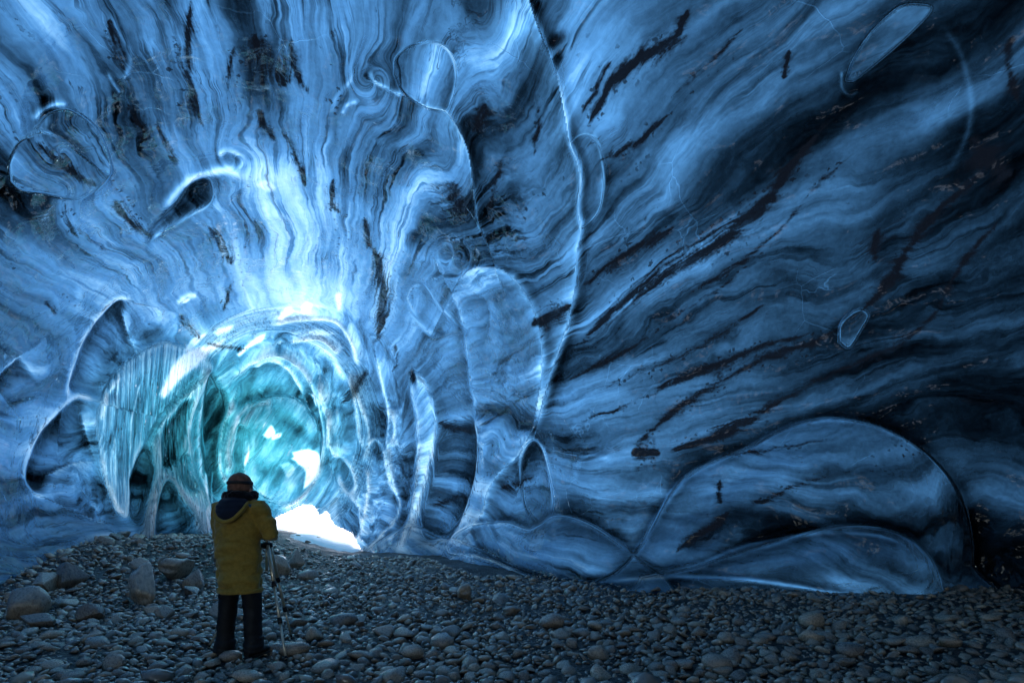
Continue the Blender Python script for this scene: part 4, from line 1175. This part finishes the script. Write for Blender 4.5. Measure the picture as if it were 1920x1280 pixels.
# fur collar, head wear
fur_v = [limb([(0.125 * math.cos(a), 0.005 + 0.115 * math.sin(a), 1.575 + 0.012 * math.sin(3 * a)) for a in np.linspace(0, 2 * math.pi, 22)], [0.048] * 22, 12)]
link('fur_collar', refined('fur_collar', fur_v, 0.010, 1, 0, lambda co: 0.020 * fbm3(co * 26, 3)), FUR_M, person)
link('hair', refined('hair', [upright([(1.57, 0, -0.03, 0.07, 0.06), (1.61, 0, -0.02, 0.098, 0.095), (1.66, 0, -0.012, 0.105, 0.105)])], 0, 0, 1, lambda co: 0.006 * fbm3(co * 30, 2)), HAIR_M, person)
bean = link('knitted_cap', refined('knitted_cap', [upright([(1.618, 0, 0.004, 0.108, 0.116), (1.635, 0, 0.004, 0.114, 0.122), (1.672, 0, 0.004, 0.115, 0.123), (1.685, 0, 0.004, 0.111, 0.119), (1.72, 0, 0.0, 0.108, 0.116), (1.76, 0, -0.002, 0.092, 0.10), (1.785, 0, -0.004, 0.066, 0.074), (1.80, 0, -0.004, 0.032, 0.036), (1.805, 0, -0.004, 0.01, 0.01)], 40)],
            0, 0, 1, lambda co: 0.0025 * np.sin(np.arctan2(co[:, 1], co[:, 0]) * 44) + 0.006 * noise3(co * 14)), WOOL_M, person)
band_v = loft([((0, 0.002, z), rx, ry, XA, YA) for z, rx, ry in ((1.688, 0.116, 0.124), (1.692, 0.120, 0.128), (1.716, 0.118, 0.126), (1.720, 0.113, 0.121))], 40, False)
link('lamp_strap', refined('lamp_strap', [band_v]), BOOT_M, bean)
for s in (-1, 1):
    ear = limb([(s * 0.098, 0.01, 1.585), (s * 0.112, 0.005, 1.61), (s * 0.112, 0.0, 1.64), (s * 0.10, 0.01, 1.655)], [0.008, 0.014, 0.015, 0.009], 8)
    link('ear', refined('ear', [ear], 0, 0, 1), SKIN_M, person)
    eye, ef = ico(2)
    link('eye', np_mesh('eye', eye * 0.012 + np.array((s * 0.032, 0.098, 1.685)), None, ef), plain('eye_white', (0.6, 0.6, 0.6), 0.2), person)
mo = limb([(-0.025, 0.098, 1.625), (0, 0.106, 1.622), (0.025, 0.098, 1.625)], [0.003, 0.006, 0.003], 8)
link('mouth', refined('mouth', [mo], 0, 0, 1), plain('lips', (0.32, 0.13, 0.11), 0.5), person)
# trousers and boots
def leg(s):
    return upright([(0.045, s * 0.158, -0.012, 0.104, 0.115), (0.10, s * 0.156, -0.012, 0.100, 0.108), (0.2, s * 0.149, -0.008, 0.082, 0.090), (0.34, s * 0.141, -0.004, 0.083, 0.094), (0.48, s * 0.132, 0.006, 0.086, 0.096), (0.62, s * 0.118, 0.004, 0.092, 0.104), (0.76, s * 0.096, 0.0, 0.094, 0.12), (0.88, s * 0.08, 0.0, 0.09, 0.125)], 24)
hips = upright([(0.78, 0, 0, 0.165, 0.125), (0.86, 0, 0, 0.172, 0.13), (0.98, 0, 0, 0.16, 0.12), (1.02, 0, 0, 0.14, 0.11)])
def trouser_folds(co):
    z = co[:, 2]
    p = co * np.array([5, 5, 15.0])
    return (0.010 + 0.012 * smooth01((0.35 - z) / 0.3)) * (np.abs(noise3(p + 4)) * 1.8 - 0.35 + 0.5 * noise3(co * 12))
link('trousers', refined('trousers', [leg(1), leg(-1), hips], 0.011, 4, 0, trouser_folds), TROUSER_M, person)
for s in (-1, 1):
    t = 0.20 * s
    ux, uy = (math.cos(t), -math.sin(t), 0), (math.sin(t), math.cos(t), 0)
    def bp(a, z, w, r, hh):
        return ((s * 0.154 + uy[0] * a, -0.02 + uy[1] * a, z), w, hh, ux, (0, 0, 1))
    foot = loft([bp(-0.095, 0.05, 0.030, 0, 0.035), bp(-0.085, 0.06, 0.045, 0, 0.052), bp(-0.04, 0.07, 0.052, 0, 0.062), bp(0.03, 0.068, 0.052, 0, 0.060), bp(0.10, 0.055, 0.056, 0, 0.046), bp(0.165, 0.046, 0.053, 0, 0.036), bp(0.20, 0.04, 0.036, 0, 0.026), bp(0.212, 0.036, 0.015, 0, 0.012)], 16)
    shaft = upright([(0.06, s * 0.154, -0.02, 0.052, 0.062), (0.14, s * 0.154, -0.02, 0.058, 0.064), (0.22, s * 0.14, -0.015, 0.062, 0.066)], 16)
    bt = link('boot', refined('boot', [foot, shaft], 0.008, 3, 0, cloth(6.0 + s, 0.004)), BOOT_M, person)
    sole = loft([((s * 0.154 + uy[0] * a, -0.02 + uy[1] * a, 0.006), w, 0.016, ux, (0, 0, 1)) for a, w in ((-0.10, 0.02), (-0.09, 0.042), (-0.03, 0.052), (0.05, 0.05), (0.12, 0.058), (0.18, 0.05), (0.215, 0.02))], 12)
    link('sole', refined('sole', [sole]), SOLE_M, bt)

# ------------------------------------------------------------------ tripod with a camera on it
TR_M = plain('brushed_tripod_tube', (0.85, 0.72, 0.55), 0.32, 0.5, 0.0, 60, 0.0, 0.6)
BLK_M = plain('black_plastic', (0.015, 0.015, 0.016), 0.45, 0.4)
RUB_M = plain('rubber', (0.01, 0.01, 0.01), 0.8)
GLASS_M = plain('lens_glass', (0.01, 0.012, 0.02), 0.05, 0.8)
apex = np.array((-2.52, 5.26, 1.06))
tripod = empty('tripod', (apex[0], apex[1], 0))
tag(tripod, 'slim camera tripod with clamped leg sections standing on the stones before the person', 'tripod')
def loc(p):
    return np.array(p) - np.array((apex[0], apex[1], 0))
def tube(a, b, r0, r1, seg=12):
    a, b = np.array(a, float), np.array(b, float)
    return limb([a, (a + b) / 2, b], [r0, (r0 + r1) / 2, r1], seg)
for fxp, fyp in ((-2.11, 4.78), (-2.42, 5.62), (-3.08, 5.2)):
    foot = np.array((fxp, fyp, float(ground_z(fxp, fyp)) + 0.03))
    d = foot - apex; d2 = d.copy(); d2[2] = 0; d2 /= np.linalg.norm(d2)
    top_p = apex + d2 * 0.045
    k1, k2 = top_p + (foot - top_p) * 0.36, top_p + (foot - top_p) * 0.68
    lg = link('leg', refined('leg', [tube(loc(top_p), loc(k1), 0.018, 0.018)]), TR_M, tripod)
    link('leg_section', refined('leg_section', [tube(loc(k1), loc(k2), 0.0145, 0.0145)]), TR_M, lg)
    link('leg_section', refined('leg_section', [tube(loc(k2), loc(foot), 0.0115, 0.011)]), TR_M, lg)
    u = (foot - top_p) / np.linalg.norm(foot - top_p)
    for kk in (k1, k2):
        link('clamp', refined('clamp', [tube(loc(kk - u * 0.028), loc(kk + u * 0.028), 0.0225, 0.0225), tube(loc(kk + np.array((0.012, -0.012, 0.02))), loc(kk + np.array((0.034, -0.02, -0.012))), 0.007, 0.006, 8)]), BLK_M, lg)
    link('rubber_foot', refined('rubber_foot', [tube(loc(foot + u * -0.03), loc(foot + u * 0.012), 0.012, 0.010)]), RUB_M, lg)
link('spider', refined('spider', [upright([(1.03, 0, 0, 0.03, 0.03), (1.045, 0, 0, 0.058, 0.058), (1.085, 0, 0, 0.058, 0.058), (1.095, 0, 0, 0.03, 0.03)], 18)]), BLK_M, tripod)
link('centre_column', refined('centre_column', [upright([(0.80, 0, 0, 0.014, 0.014), (1.12, 0, 0, 0.014, 0.014)], 14)]), TR_M, tripod)
link('ball_head', refined('ball_head', [upright([(1.11, 0, 0, 0.028, 0.028), (1.13, 0, 0, 0.032, 0.032), (1.155, 0, 0, 0.026, 0.026), (1.16, 0, 0, 0.036, 0.03), (1.172, 0, 0, 0.036, 0.03)], 18)]), BLK_M, tripod)
photo = empty('camera', (apex[0], apex[1], 1.172))
tag(photo, 'black photo camera mounted on the tripod in front of the person', 'camera')
def boxy(x0, x1, y0, y1, z0, z1, bev=0.008):
    bm = bmesh.new(); bmesh.ops.create_cube(bm, size=1.0)
    for v in bm.verts:
        v.co = ((x0 + x1) / 2 + v.co.x * (x1 - x0), (y0 + y1) / 2 + v.co.y * (y1 - y0), (z0 + z1) / 2 + v.co.z * (z1 - z0))
    bmesh.ops.bevel(bm, geom=bm.edges[:], offset=bev, segments=2, affect='EDGES')
    me = bpy.data.meshes.new('box'); bm.to_mesh(me); bm.free()
    return me
link('camera_body', boxy(-0.068, 0.068, -0.025, 0.03, 0.0, 0.092), BLK_M, photo)
link('viewfinder', boxy(-0.026, 0.026, -0.028, 0.026, 0.09, 0.118, 0.006), BLK_M, photo)
lens = link('lens', refined('lens', [loft([((0, y, 0.046), r, r, XA, (0, 0, 1)) for y, r in ((0.028, 0.034), (0.05, 0.036), (0.052, 0.033), (0.095, 0.036), (0.105, 0.037))], 24)]), BLK_M, photo)
link('front_glass', refined('front_glass', [loft([((0, y, 0.046), r, r, XA, (0, 0, 1)) for y, r in ((0.104, 0.030), (0.107, 0.028))], 24)]), GLASS_M, lens)
link('shutter_button', refined('shutter_button', [upright([(0.092, 0.048, 0.01, 0.008, 0.008), (0.098, 0.048, 0.01, 0.007, 0.007)], 12)]), TR_M, photo)
